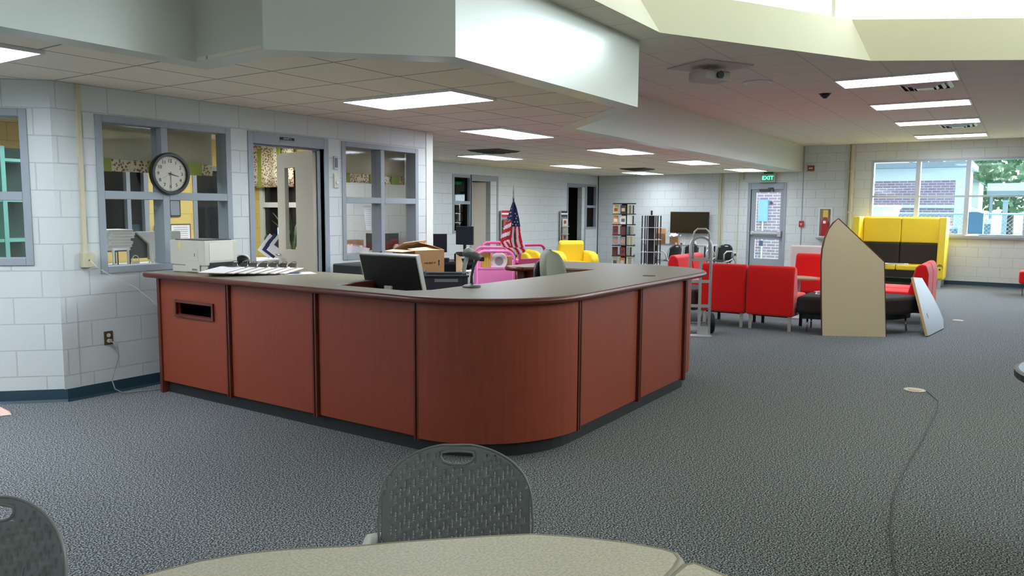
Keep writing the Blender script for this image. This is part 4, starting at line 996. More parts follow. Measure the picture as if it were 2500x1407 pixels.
# ------------------------------------------------------------------ perforated shell chair
def shell_chair(name, m_, label, loc, rz, group, detail=True, arms=False, armm=None):
    """front = -y; seat at .45, back top ~ .80"""
    t = thing(name, label, 'chair', loc, rz, group)
    zb0, zb1 = .40, .79; HW = .229 if detail else .215
    def halfw(z):
        q = (z-zb0)/(zb1-zb0)
        if q > .5: return HW*(1-(abs((q-.5)/.5))**3.1*.97)**.5 * (1-.02*q)
        return HW*(.84+.16*math.sin(min(1, q/.5)*PI/2))
    def shape(x, z):
        q = (z-zb0)/(zb1-zb0)
        return (x, .22 + .055*q - .05*(x/HW)**2, z)
    mb = MB(); px = .0128 if detail else .04; slot = .0042 if detail else .013
    rows = 62 if detail else 16; dz = (zb1-zb0)/rows
    cols = []; x = -HW
    k = 0
    while x < HW:
        cols.append((x, x+px-slot, False, k)); cols.append((x+px-slot, x+px, True, k)); x += px; k += 1
    hx, hz0, hz1 = .048, zb1-.055, zb1-.022
    for (a, b, sl, k) in cols:
        for r in range(rows):
            z0 = zb0+r*dz; z1 = z0+dz; zc = (z0+z1)/2; xc = (a+b)/2
            if max(abs(a), abs(b)) > halfw(zc)-.003: continue
            if abs(xc) < hx+.006 and zc > zb1-.055-.0*xc and zc < hz1: continue
            per = 8 if detail else 5
            if detail and sl and .02 < (zc-zb0) and max(abs(a), abs(b)) < halfw(zc)-.022 and zc < zb1-.028 and not (abs(xc) < hx+.016 and zc > hz0-.012):
                ph = (r + (k % 2)*(per//2) + (k % 3)) % per
                if ph < (4 if detail else 3): continue
            mb.poly([shape(a, z0), shape(b, z0), shape(b, z1), shape(a, z1)], [(0,1,2,3)])
    # weld
    me = mb.obj('backrest', m_, t, smooth=True)
    import bmesh
    bm = bmesh.new(); bm.from_mesh(me.data); bmesh.ops.remove_doubles(bm, verts=bm.verts, dist=.0002); bm.to_mesh(me.data); bm.free()
    q = me.modifiers.new('solid', 'SOLIDIFY'); q.thickness = .005; q.offset = 0
    # smooth rim
    rim = [];
    for i in range(41):
        z = zb0 + (zb1-zb0)*(1-((40-i)/40)**2.2); rim.append(shape(halfw(min(z, zb1-.0001)), z))
    rim2 = [(-p[0], p[1], p[2]) for p in rim][::-1]
    MB().tube(rim + rim2, .0055, n=8, flat=.7).obj('back_rim', m_, t, smooth=True)
    hp = [shape(x_, z_) for x_, z_ in [(-hx,hz1),(-hx*.6,hz1+.003),(0,hz1+.004),(hx*.6,hz1+.003),(hx,hz1),(hx+.004,hz1-.012),(hx*.9,hz0+.006),(hx*.5,hz0-.002),(0,hz0-.004),(-hx*.5,hz0-.002),(-hx*.9,hz0+.006),(-hx-.004,hz1-.012)]]
    MB().tube(hp, .005, n=8, closed=True).obj('handle_rim', m_, t, smooth=True)
    B(-.225, .225, -.22, .20, .435, .455).obj('seat', m_, t, bevel=.02, seg=3)
    FM = armm or LEGALU
    for s in (-1, 1):
        MB().tube([(s*.20,-.22,.0),(s*.205,-.12,.43),(s*.235,.05,.44),(s*.24,.20,.5),(s*.245,.27,.43),(s*.22,.32,0)], .013, n=8).obj('leg', FM, t, smooth=True)
        if arms: MB().tube([(s*.235,.20,.48),(s*.262,.17,.60),(s*.268,.10,.655),(s*.265,-.06,.655),(s*.245,-.12,.60),(s*.225,-.10,.46)], .013, n=8, flat=1.4).obj('arm', FM, t, smooth=True)
        else: MB().tube([(s*.20,.24,.47),(s*.235,.22,.52),(s*.25,.15,.545),(s*.252,.05,.53)], .012, n=8, flat=1.6).obj('side_support', FM, t, smooth=True)
    return t
CH1 = shell_chair('stacking_chair', SHELLG, 'grey perforated plastic chair tucked behind the front table', (1.561, 1.238, 0), math.radians(V-90), 'grey perforated plastic chairs', armm=WHITEP)
dup(CH1, (.568, 1.933, 0), math.radians(V-90-6), 'grey perforated plastic chair cut off at the lower left corner')
CHB = shell_chair('task_chair', BLACK, 'black mesh chair left of the table, beside the empty rack', (15.85, 6.50, 0), math.radians(160), 'black chairs at the media table', detail=False, arms=True)
dup(CHB, (16.5, 6.35, 0), math.radians(150), 'black chair drawn up to the right half of the media table')
dup(CHB, (16.4, 5.55, 0), math.radians(-110), 'black chair with silver arms right of the media table')
dup(CHB, (8.9, 6.35, 0), math.radians(150), 'black chair at the computer desk behind the scanner', 'black chairs at the computer desk')
dup(CHB, (9.5, 6.1, 0), math.radians(200), 'black chair at the right of the computer desk', 'black chairs at the computer desk')

# computer desk with two monitors beyond the office corner
t = thing('computer_desk', 'black desk with monitors past the corner of the office wall', 'desk', (9.15, 7.1, 0), math.radians(V-90))
B(-.75, .45, -.3, .35, .70, .74).obj('desktop', BLACK, t); B(-.75, .45, .3, .33, .2, .70).obj('modesty_panel', BLACK, t)
for x in (-.7, .4): B(x-.02, x+.02, -.28, .33, 0, .70).obj('leg', BLACK, t)
def monitor(loc, rz, label, wd=.30, ht=.28, scr=False):
    t = thing('monitor', label, 'monitor', loc, rz, 'monitors on the computer desk')
    B(-wd/2, wd/2, 0, .03, .12, .12+ht).obj('back_cover', mat('blue_black', (40, 44, 54), .4), t, bevel=.008)
    B(-.02, .02, .0, .03, .01, .14).obj('stand_arm', BLACK, t); B(-.1, .1, -.08, .09, 0, .012).obj('stand_foot', BLACK, t)
    B(-wd/2+.01, wd/2-.01, -.004, 0, .13, .11+ht).obj('screen', mat('screen_off', (34, 40, 52), .15), t)
    return t
mm = monitor((8.93, 7.32, .745), math.radians(V-90+20), 'dark monitor half hidden by the end of the office wall')
dup(mm, (9.20, 7.02, .86), math.radians(V-90-25), 'dark monitor in front of the second doorway, on the black desk')
t = thing('desktop_computer', 'black flat computer case under the right monitor', 'computer', (9.22, 7.0, .745), math.radians(V-90))
B(-.17, .17, -.18, .18, 0, .11).obj('case', BLACK, t, bevel=.006); B(-.1, .02, -.184, -.18, .04, .07).obj('drive_bay', WHITEP, t)
t = thing('desk_phone', 'small black phone on the desk left of the computer case', 'phone', (8.86, 7.12, .745), math.radians(V-90))
B(-.06, .06, -.08, .08, 0, .05).obj('phone_body', BLACK, t, bevel=.01); MB().tube([(-.05,-.07,.07),(-.05,.07,.07)], .015).obj('handset', BLACK, t)

# brochure racks on the back wall
def brochure(x, label, cs):
    t = thing('magazine_rack', label, 'magazine rack', (x, 9.60, 0), 0)
    for s in (-.17, .17): MB().tube([(s, -.03, .72), (s, -.03, 1.5)], .012).obj('rail', ALU, t)
    B(-.16, .16, -.035, -.02, 1.36, 1.5).obj('header_card', cs[0], t); B(-.15, .15, -.04, -.036, 1.41, 1.45).obj('header_stripe', PAPER, t)
    for i, z in enumerate((.74, .93, 1.12)):
        B(-.155, .155, -.09, -.08, z, z+.12).obj('pocket', glassmat('acrylic') if 'acrylic' not in MATS else MATS['acrylic'], t)
        B(-.15, .15, -.10, -.01, z-.012, z).obj('ledge', ALU, t)
    B(-.16, .16, -.015, -.005, .72, 1.5).obj('backplate', mat('rack_grey', (150, 154, 154), .5), t)
    for i, z in enumerate((.745, .935, 1.125)):
        m = thing('leaflet', 'leaflet in the %s pocket of the %s' % (['lowest', 'middle', 'top'][i], 'rack behind the flag' if x < 15 else 'rack beside the dark doorway'), 'leaflet', (x, 9.553, z))
        B(-.12, .12, -.012, 0, 0, .18).obj('cover', cs[1+i], m); B(-.06, .06, -.0135, -.012, .06, .14).obj('cover_picture', BM[(i*4+2) % 10], m)
brochure(14.03, 'narrow leaflet rack with a red header behind the flag', [FR, BM[7], BM[1], BM[0]])
brochure(16.62, 'narrow leaflet rack with a dark header left of the dark doorway', [BM[8], BM[3], BM[7], BM[1]])

# ------------------------------------------------------------------ wall fittings on the office front wall
t = thing('wall_clock', 'round black-rimmed wall clock on the office window frame', 'clock', (3.832, YC-.014, 1.787))
R0 = .178
MB().lathe([(R0-.02,0),(R0,0),(R0,-.03),(R0-.008,-.045),(R0-.028,-.045),(R0-.034,-.022)], axis='y', n=56).obj('rim', mat('clock_black', (30, 31, 26), .3), t)
MB().lathe([(R0-.03,-.022),(0.001,-.0225)], axis='y', n=56).obj('dial', mat('dial_cream', (206, 200, 184), .6), t)
INK = mat('dial_ink', (52, 46, 42), .6)
for n in range(1, 13):
    a = PI/2 - n*PI/6; r = .108; text(str(n), .040, INK, t, (r*math.cos(a), -.0235, r*math.sin(a)), name='numeral')
tk = MB()
for n in range(60):
    a = n*PI/30; r = .136; s_ = .0026 if n % 5 == 0 else .0011
    tk.box(r*math.cos(a)-s_, r*math.cos(a)+s_, -.0245, -.0228, r*math.sin(a)-s_, r*math.sin(a)+s_)
tk.obj('minute_marks', INK, t)
def hand(ang, L_, w_, name, y):
    a = math.radians(90-ang); d = Vector((math.cos(a), math.sin(a))); n = Vector((-d.y, d.x))
    p = [(-d*.02+n*w_), (d*L_+n*w_*.6), (d*L_-n*w_*.6), (-d*.02-n*w_)]
    MB().prism([tuple(q) for q in p], y, y+.0015, axis='y').obj(name, BLACK, t)
hand(105, .078, .0035, 'hour_hand', -.029); hand(180, .125, .0025, 'minute_hand', -.0315); hand(243, .09, .0008, 'second_hand', -.034)
MB().lathe([(.006,-.022),(.006,-.036)], axis='y', n=12).obj('centre_pin', BLACK, t)
# conduit, junction box
RW = mat('cream_raceway', (200, 192, 160), .5)
t = thing('wall_raceway', 'cream cable conduit running down to a square box left of the clock', 'conduit', (3.105, YC, 0))
B(-.014, .014, -.022, 0, 1.14, 2.435).obj('channel', RW, t); B(-.035, .055, -.05, 0, 1.035, 1.15).obj('junction_box', RW, t, bevel=.003)
MB().lathe([(.006,0),(.006,-.004)], axis='y', cx=.01, cz=1.09, cy=-.05, n=10).obj('cable_outlet', DGREY, t)
o = MB().tube([(3.115,6.03,1.09),(3.16,6.0,1.03),(3.3,5.98,.93),(3.42,5.93,.86),(3.50,5.86,.76),(3.56,5.84,.68),(3.60,5.83,.4),(3.62,5.83,.02)], .0028).obj('phone_cable', BEIGEP, smooth=True)
tag(o, 'thin pale cable drooping from the square box to the counter end', 'cable')
t = thing('wall_outlet', 'brown metal power socket low on the block wall left of the counter', 'outlet', (3.262, YC, .455))
B(-.036, .036, -.006, 0, -.055, .055).obj('cover_plate', mat('bronze_plate', (92, 84, 62), .4, metal=.4), t, bevel=.002)
for z in (.022, -.022): MB().lathe([(.016,-.006),(.016,-.009)], axis='y', cz=z, n=14).obj('socket', BEIGEP, t)
B(-.014, .014, -.035, -.009, -.036, -.008).obj('plug', mat('grey_plug', (150, 150, 146), .5), t, bevel=.004)
o = MB().tube([(3.262,6.05,.435),(3.29,6.02,.40),(3.31,6.03,.30),(3.27,6.03,.20),(3.24,6.02,.12),(3.25,6.0,.05),(3.30,5.98,.012),(3.38,5.97,.006),(3.47,5.93,.006),(3.60,5.86,.006)], .0045, n=8).obj('power_cord', mat('grey_plug', (150, 150, 146), .5), smooth=True)
tag(o, 'grey power cord curving from the wall socket along the floor to the counter', 'cord')
t = thing('room_sign', 'small black name sign with white letters above the open office door', 'sign', (5.10, YC-.0125, 2.172))
B(-.088, .088, -.004, 0, -.004, .022).obj('name_plate', BLACK, t); text('ASANEY T.', .022, PAPER, t, (0, -.0048, .009)); B(-.088, .088, -.003, 0, -.028, -.005).obj('lower_strip', mat('sign_grey', (150, 148, 140), .6), t)
t = thing('thermostat', 'grey slotted thermostat cover between the door and the right office window', 'thermostat', (5.735, YC, 1.985))
B(-.028, .028, -.02, 0, -.07, .07).obj('cover', mat('thermostat_grey', (176, 178, 180), .4), t, bevel=.003)
for k in range(-1, 2): B(k*.014-.003, k*.014+.003, -.022, -.0195, -.05, .05).obj('vent_slot', DGREY, t)
t = thing('light_switch', 'pale wall control with a round knob below the thermostat', 'switch', (5.74, YC, 1.80))
B(-.032, .032, -.02, 0, -.075, .075).obj('cover', BEIGEP, t, bevel=.003); MB().lathe([(.018,-.02),(.015,-.032)], axis='y', cz=-.02, n=18).obj('knob', WHITEP, t)
o = B(-.04, .08, -.005, 0, .10, ZL).obj('trim_3', CMU, loc=(2.945, YC, 0)); struct(o)
struct(B(7.21, 7.334, YC-.006, YC, 0, ZL).obj('trim_4', GYP))

# ------------------------------------------------------------------ inside the office
FL = MB_ = None
def floral(name, base, sp1, sp2):
    M = bpy.data.materials.new(name); M.use_nodes = True; nt = M.node_tree; b = nt.nodes['Principled BSDF']
    t = nt.nodes.new('ShaderNodeTexCoord'); v = nt.nodes.new('ShaderNodeTexVoronoi'); v.inputs['Scale'].default_value = 38
    nt.links.new(t.outputs['Object'], v.inputs[0]); r = nt.nodes.new('ShaderNodeValToRGB'); r.color_ramp.interpolation = 'CONSTANT'
    e = r.color_ramp.elements; e[0].color = lin(sp1); e[1].color = lin(base); e[1].position = .42; q = e.new(.25); q.color = lin(sp2)
    nt.links.new(v.outputs['Distance'], r.inputs[0]); nt.links.new(r.outputs[0], b.inputs['Base Color']); b.inputs['Roughness'].default_value = .9
    MATS[name] = M; return M
FLOR = floral('floral_print', (226, 214, 176), (110, 62, 48), (166, 120, 84)); GREENC = mat('olive_green_cloth', (150, 160, 60), .9); LINING = mat('cream_lining', (196, 186, 156), .9)
def valance(x0, x1, y, z1, z0, label, front=False, rz=0, loc=None):
    t = thing('valance_curtain', label, 'curtain', loc or ((x0+x1)/2, y, 0), rz)
    w_ = (x1-x0)/2
    def pl(za, zb):
        return MB().sheet(60, 4, lambda u, v: (-w_+2*w_*u, .015*math.sin(u*26), za+(zb-za)*v))
    pl(z0+ (.0 if front else .10), z1).obj('fabric_panel', FLOR if front else LINING, t, smooth=True, solid=.004)
    if not front: pl(z0, z0+.10).obj('floral_hem', FLOR, t, smooth=True, solid=.004)
    MB().tube([(-w_, 0, z1), (w_, 0, z1)], .012).obj('curtain_rod', WHITEP, t)
    for q in ((-.82, -.62), (-.08, .10), (.55, .78)) if not front else ((-.30, -.16), (.45, .6)):
        MB().sheet(6, 3, lambda u, v: (w_*(q[0]+(q[1]-q[0])*u), -.022, z0-.004+(.108 if not front else (z1-z0)*.9)*v)).obj('green_pleat', GREENC, t, solid=.003)
valance(3.25, 4.45, 6.34, 2.36, 1.80, 'lined valance with a floral hem behind the clock window')
valance(5.95, 7.12, 6.34, 2.36, 1.80, 'lined valance with a floral hem behind the right office window')
valance(-.55, .55, 0, 2.40, 1.80, 'floral valance seen through the open office door', True, -PI/2, (7.10, 8.90, 0))
# window on the east wall of the office, dark panes
def fakewin(name, loc, rz, w_, z0, z1):
    e = bpy.data.objects.new(name, None); COL.objects.link(e); e.location = loc; e.rotation_euler = (0,0,rz); e['kind'] = 'structure'
    mb = MB(); frame_rects(mb, -w_/2, w_/2, z0, z1, .07, y0=-.05, y1=0); mb.box(-w_/2+.07, w_/2-.07, -.05, 0, 1.52, 1.59); mb.box(-.03, .03, -.05, 0, z0+.07, 1.52); mb.box(-.03, .03, -.05, 0, 1.59, z1-.07)
    mb.obj('window_frame', mat('pale_window_paint', (206, 204, 186), .5), e); B(-w_/2+.07, w_/2-.07, -.012, -.002, z0+.07, z1-.07).obj('pane', mat('dark_pane_glass', (34, 30, 28), .1), e)  # pane is an opaque dark colour
fakewin('window_8', (7.19, 8.62, 0), -PI/2, 1.0, .95, 2.1)
t = thing('green_bottle', 'green glass bottle on the sill of the inner office window', 'bottle', (7.10, 8.93, .965))
MB().lathe([(.035,0),(.035,.12),(.012,.17),(.012,.23)], n=16).obj('glass_body', mat('green_glass', (50, 80, 50), .15), t); MB().cyl(0,0,.23,.245,.014).obj('cap', BLACK, t)
# frames of openings in the yellow back wall
for nm, a, b in (('window_10', 4.88, 5.66), ('window_11', 6.30, 7.08)):
    e = bpy.data.objects.new(nm, None); COL.objects.link(e); e.location = (0, 9.45, 0); e['kind'] = 'structure'
    mb = MB(); frame_rects(mb, a, b, .97, 2.08, .06, y0=-.02, y1=.1); mb.box((a+b)/2+.1, (a+b)/2+.15, -.02, .1, 1.03, 2.02); mb.obj('window_frame', FRAME, e)
    B(a+.06, b-.06, .05, .055, 1.03, 2.02).obj('pane', DARKGLASS, e)
def bookcase(loc, w_, label, m_):
    t = thing('bookcase', label, 'bookcase', loc, 0)
    mb = MB(); mb.box(-w_/2, w_/2, .28, .30, 0, 2.1); mb.box(-w_/2, -w_/2+.03, 0, .28, 0, 2.1); mb.box(w_/2-.03, w_/2, 0, .28, 0, 2.1); mb.obj('carcass', m_, t)
    for i in range(7): B(-w_/2+.03, w_/2-.03, 0, .28, i*.33+.03, i*.33+.055).obj('shelf', m_, t)
    return t
GS = mat('grey_green_shelf', (96, 100, 84), .7)
bookcase((5.3, 9.95, 0), 1.2, 'grey green bookcase in the room behind the clock window', GS)
bookcase((6.6, 9.95, 0), 1.1, 'grey green bookcase behind the right part of the clock window', GS)
def poster(name, loc, rz, w_, h_, label, fc, pc, lines=True, cat='poster'):
    t = thing(name, label, cat, loc, rz)
    B(-w_/2, w_/2, -.015, 0, -h_/2, h_/2).obj('frame', fc, t); B(-w_/2+.015, w_/2-.015, -.017, -.015, -h_/2+.015, h_/2-.015).obj('print', pc, t)
    if lines:
        m2 = MB()
        for k in range(6): m2.box(-w_/2+.05, w_/2-.05, -.0185, -.017, h_/2-.05-k*.028, h_/2-.044-k*.028)
        m2.obj('printed_lines', mat('grey_ink', (150,150,150), .7), t)
poster('framed_notice', (6.09, 9.44, 1.16), 0, .30, .26, 'brown framed white notice on the yellow office wall', mat('brown_frame', (96, 60, 40), .5), PAPER)
poster('wall_picture', (6.02, 9.44, 1.50), 0, .16, .22, 'small dark picture above the framed notice', BLACK, mat('grey_photo', (130, 134, 140), .6), False, 'picture')
poster('framed_picture', (5.80, 9.44, 1.2), 0, .16, .14, 'small brown framed picture left of the white notice', mat('brown_frame', (96, 60, 40), .5), CARD, False, 'picture')
# shelf behind the glass and what stands on it
t = thing('office_shelf', 'long white shelf inside the office below the clock window', 'shelf', (3.85, 6.5, 0))
B(-.85, .70, -.26, .35, .968, .998).obj('shelf_board', WHITEP, t)
for x in (-.8, .65): B(x-.02, x+.02, -.24, .33, 0, .955).obj('leg', WHITEP, t)
ZS = 1.0
t = thing('desktop_display', 'large pale grey computer display seen from behind through the clock window', 'monitor', (4.0, 6.62, ZS), .0); t.scale = (1, 1, .80)
MB().prism([(-.24,.06),(.24,.06),(.24,.36),(-.24,.36)], -.02, .03, axis='y').obj('screen_housing', BLACK, t, bevel=.01)
MB().prism([(-.20,.36),(.24,.36),(.24,.04),(-.08,.04),(-.08,.22)], -.06, -.02, axis='y').obj('back_shell', mat('pale_grey_plastic', (176,180,172), .35), t, bevel=.01)
MB().tube([(0,0,.08),(0,.0,.01)], .03).obj('stand', mat('pale_grey_plastic', (176,180,172), .35), t)
for i in range(7):
    dx = [-.02, 0, .015, -.01, .04, .05, .03][i]
    t = thing('binder', 'white binder, %s in the stack at the left of the clock window' % ['lowest', 'second', 'third', 'fourth', 'fifth', 'sixth', 'topmost'][i], 'binder', (3.63+dx*.6, 6.66, ZS+.1285+i*.026), math.radians(4*(i % 3)), 'white binders stacked in the office')
    B(-.12, .12, -.12, .12, 0, .0255).obj('cover', PAPER, t, bevel=.003); B(-.10, .118, -.121, -.119, .006, .02).obj('pages', BEIGEP, t)
t = thing('document_tray', 'black wire tray carrying the white binders', 'tray', (3.62, 6.66, ZS))
for x in (-.11, 0, .11): MB().tube([(x,-.12,0),(x,-.12,.12),(x,.12,.12),(x,.12,0)], .006).obj('wire', BLACK, t)
B(-.13, .13, -.13, .13, .12, .128).obj('tray_plate', BLACK, t)
t = thing('picture_easel', 'white square easel frame on the office shelf', 'easel', (3.53, 6.33, ZS), .1)
for q in ((-.075,-.06,0,.16),(.06,.075,0,.16),(-.06,.06,.145,.16),(-.06,.06,0,.012)): B(q[0], q[1], -.008, .008, q[2], q[3]).obj('frame_bar', WHITEP, t)
t = thing('wire_basket', 'tiny white basket with a round handle on the office shelf', 'basket', (3.64, 6.30, ZS))
MB().lathe([(.028,0),(.034,.045),(.030,.045),(.024,.004)], n=16).obj('basket', BEIGEP, t); MB().tube([(.032*math.cos(a), 0, .045+.05*math.sin(a)) for a in [PI*i/10 for i in range(11)]], .004).obj('handle', BEIGEP, t)
t = thing('tower_figurine', 'small cream lattice tower figurine on the office shelf', 'figurine', (3.79, 6.30, ZS))
MB().tube([(0,0,.035),(0,0,.06),(0,0,.12),(0,0,.13)], [.02,.012,.004,.001], n=4).obj('tower', BEIGEP, t)
for x, y in ((-.022,-.022),(.022,-.022),(.022,.022),(-.022,.022)): MB().tube([(x,y,0),(x*.7,y*.7,.04)], .006, n=4).obj('leg', BEIGEP, t)
# desk seen through the door with the tilted magazines
t = thing('office_desk', 'white desk just inside the open office door', 'desk', (5.55, 7.35, 0))
B(-.55, .55, -.15, .40, .88, .91).obj('desktop', WHITEP, t)
for x in (-.5, .5): B(x-.02, x+.02, -.12, .36, 0, .88).obj('leg', WHITEP, t)
for i, (dx, l, cm) in enumerate([(0, 'white pamphlet tipped upright in the doorway, nearest the door leaf', PAPER), (-.025, 'navy pamphlet tipped upright in the doorway behind the white one', NAVY), (-.05, 'white rear pamphlet tipped upright in the doorway', PAPER)]):
    t = thing('pamphlet', l, 'pamphlet', (5.93+dx*1.6, 7.35+.03*i, .985), 0, 'pamphlets tipped up in the doorway')
    t.rotation_euler = (0, math.radians(38), math.radians(-20))
    B(-.085, .085, -.004+.001*i, .0, -.02, .22).obj('cover', cm, t); B(-.05, .05, -.006, -.0045, .08, .17).obj('printed_block', PRINTM if cm is PAPER else PAPER, t)
t = thing('office_monitor', 'monitor with a bright blue screen seen through the open door glass', 'monitor', (6.55, 7.95, 0), -PI/2-.5)
B(-.25, .25, 0, .03, .95, 1.27).obj('bezel', BLACK, t); B(-.235, .235, -.003, 0, .965, 1.255).obj('screen', emis('blue_screen', (90, 190, 230), .9), t); B(-.02, .02, .0, .03, .79, .95).obj('stand_arm', BLACK, t); B(-.1, .1, -.1, .12, .78, .79).obj('stand_foot', BLACK, t)
t = thing('office_table', 'wooden table along the inner office wall', 'table', (6.6, 7.7, 0))
B(-.35, .5, -.9, .9, .75, .78).obj('tabletop', mat('light_wood', (176,142,108), .5), t)
for y in (-.85, .85): B(-.3, .45, y-.02, y+.02, 0, .75).obj('leg', WHITEP, t)
t = thing('yucca_plant', 'small green plant seen through the door glass', 'plant', (6.85, 8.1, .781))
MB().lathe([(.05,0),(.07,.12)], n=16).obj('pot', BEIGEP, t)
lv = MB(); random.seed(5)
for k in range(26):
    a = random.random()*2*PI; l_ = .18+.14*random.random(); b_ = .25+.35*random.random()
    lv.poly([(0,0,.12),(.5*l_*math.cos(a+.12),.5*l_*math.sin(a+.12),.2+b_*.6),(l_*math.cos(a),l_*math.sin(a),.15+b_),(.5*l_*math.cos(a-.12),.5*l_*math.sin(a-.12),.2+b_*.6)], [(0,1,2,3)])
lv.obj('foliage', mat('leaf_green', (70, 96, 60), .6), t, solid=.002)
# right window contents
t = thing('window_notice', 'white typed notice taped inside the right office window', 'notice', (6.28, 6.1535, 1.407), 0)
MB().prism([(-.065,.135),(.055,.135),(.055,-.135),(-.03,-.135)], 0, .002, axis='y').obj('sheet', PAPER, t)
m2 = MB()
for k in range(9): m2.box(-.03, .05, -.001, 0, .09-k*.022, .093-k*.022)
m2.obj('printed_lines', mat('grey_ink', (150,150,150), .7), t)
t = thing('display_shelf', 'white shelf inside the right office window', 'shelf', (6.5, 6.52, 0))
B(-.62, .62, -.26, .22, .985, 1.01).obj('shelf_board', WHITEP, t)
for x in (-.58, .58): B(x-.02, x+.02, -.2, .2, 0, .985).obj('leg', WHITEP, t)
t = thing('flower_box', 'long cream tray of pink and yellow paper items in the right office window', 'tray', (6.26, 6.38, 1.012), .1)
MB().prism([(-.20,0),(.18,0),(.20,.04),(-.22,.10)], -.09, .09, axis='y').obj('tray', PAPER, t)
for k in range(6): B(-.17+k*.055, -.13+k*.055, -.07, .0, .085-k*.008, .105-k*.007).obj('paper_item', [YB, PAPER, PINK][k % 3], t)
t = thing('cardboard_box', 'low cardboard box behind the cream tray in the right office window', 'box', (6.36, 6.60, 1.012), 0); B(-.2, .22, -.08, .08, 0, .13).obj('carton', CARD, t); B(-.2, -.12, -.081, -.08, .02, .12).obj('packing_tape', YB, t)
t = thing('aquarium', 'dark green tank in the right half of the office window', 'tank', (6.93, 6.56, 1.012), 0); B(-.17, .17, -.12, .1, 0, .20).obj('tank', mat('dark_tank', (62, 72, 58), .3), t); B(-.175, .175, -.125, .105, .20, .21).obj('tank_lid', WHITEP, t)
MB().lathe([(.03,0),(.05,.03),(.02,.07)], n=10, cx=.07, cy=-.18).obj('white_ornament', PAPER, t)
t = thing('window_column', 'beige square post inside the right office window', 'post', (6.36, 6.30, 0)) if False else None
PC = mat('beige_curtain', (196, 184, 146), .9)
for x in (6.53, 7.10, 3.89, 4.49):
    o = MB().sheet(16, 4, lambda u, v: (-.045+.09*u, .012*math.sin(u*20), 1.0+.82*v)).obj('side_curtain', PC, loc=(x, 6.27, 0), smooth=True, solid=.004)
    tag(o, {6.53: 'beige side curtain strip left of the mullion in the right office window', 7.10: 'beige side curtain strip at the right edge of the right office window', 3.89: 'beige side curtain strip beside the mullion behind the clock', 4.49: 'beige side curtain strip at the right edge of the clock window'}[x], 'curtain')
# behind the left window
valance(-.6, .6, 0, 2.36, 1.84, 'lined valance with a floral hem behind the far left window', False, -PI/4, (2.1, 7.15, 0))
t = thing('teal_shelving', 'teal shelving with a tray inside the window at the far left', 'shelving', (3.52, 8.5, 0), 0)
B(-.9, .02, .2, .24, 0, 2.1).obj('backboard', TEALP, t)
for z in (1.15, 1.55, 1.95): B(-.9, .3, -.05, .2, z, z+.03).obj('shelf', TEALP, t)
B(.02, .06, -.06, .24, 0, 2.1).obj('upright', TEALP, t); B(.06, .6, .2, .24, 0, 2.1).obj('backboard', mat('dark_green_board', (40, 70, 58), .7), t)
o = MB().poly([(2.56, 6.40, .004), (2.30, 6.10, .004), (2.495, 6.01, .004), (2.50, 6.05, .02)], [(0,1,2),(0,2,3)]).obj('paper_scrap', mat('pale_pink_paper', (236, 200, 186), .7), solid=.002)
tag(o, 'pale pink paper corner on the carpet at the far left', 'paper')

# ------------------------------------------------------------------ fittings on the far right wall  (local x = 9.62 - y)
FWL = (18.51, 9.62, 0)
def fw_thing(name, label, cat, y, z, off=0.0): return thing(name, label, cat, (18.51-off, y, z), -PI/2)
t = fw_thing('exit_sign', 'green lit EXIT sign hanging above the exit door', 'exit sign', 5.10, 2.30, .12)
B(-.17, .17, -.03, .03, -.10, .10).obj('housing', mat('sign_housing', (178, 176, 156), .5), t, bevel=.005); B(-.135, .135, -.033, -.03, -.075, .075).obj('face', mat('sign_face', (120, 150, 130), .4), t)
text('EXIT', .13, emis('exit_green', (20, 235, 170), 2.2), t, (0, -.036, 0), extrude=.002); B(-.10, .10, -.02, .02, .10, .14).obj('ceiling_bracket', DGREY, t)
t = fw_thing('conduit_box', 'small cream junction box near the ceiling left of the exit sign', 'junction box', 5.75, 2.36)
B(-.05, .05, -.06, 0, -.07, .07).obj('box', RW, t); B(-.07, -.055, -.02, 0, -2.3, .07).obj('conduit', RW, t)
t = fw_thing('wall_pipe', 'cream vertical pipe on the wall between television and exit door', 'pipe', 6.24, 0)
MB().cyl(-.02, -.03, .002, 2.435, .022).obj('pipe', RW, t); B(.02, .05, -.02, 0, .001, 2.435).obj('channel', RW, t)
t = fw_thing('wall_pipe', 'cream vertical pipe up to the high ceiling left of the window', 'pipe', 3.29, 0)
MB().cyl(0, -.05, .002, 3.01, .04).obj('pipe', RW, t); B(-.10, -.06, -.03, 0, .001, 3.01).obj('channel', RW, t)
for z in (.6, 1.5, 2.4): B(-.05, .05, -.095, 0, z, z+.03).obj('clamp', ALU, t)
struct(B(-.01, .01, -.012, 0, 0, 3.01).obj('trim_5', mat('joint_grey', (160, 166, 164), .6), loc=(18.51, 4.335, 0), rz=-PI/2))
t = fw_thing('fire_strobe', 'small red alarm strobe high on the wall right of the exit door', 'alarm', 4.17, 2.51)
B(-.07, .07, -.05, 0, -.06, .06).obj('housing', mat('alarm_rust', (140, 62, 40), .4), t); B(-.04, .04, -.055, -.05, -.015, .015).obj('strobe_lens', WHITEP, t)
t = fw_thing('fire_alarm_pull', 'red fire alarm pull station right of the exit door', 'fire alarm', 4.33, 1.24)
AR = mat('alarm_red', (178, 30, 44), .4)
B(-.05, .05, -.05, 0, -.07, .07).obj('housing', AR, t, bevel=.006); B(-.03, .03, -.058, -.05, .0, .012).obj('pull_bar', WHITEP, t); B(-.008, .008, -.058, -.05, -.03, .0).obj('pull_stem', WHITEP, t); B(-.006, .006, -.01, 0, .07, 1.2).obj('conduit', mat('joint_grey', (160,166,164), .6), t)
t = fw_thing('extinguisher_cabinet', 'recessed cabinet with a red fire extinguisher beside the pull station', 'fire extinguisher cabinet', 3.815, 1.28)
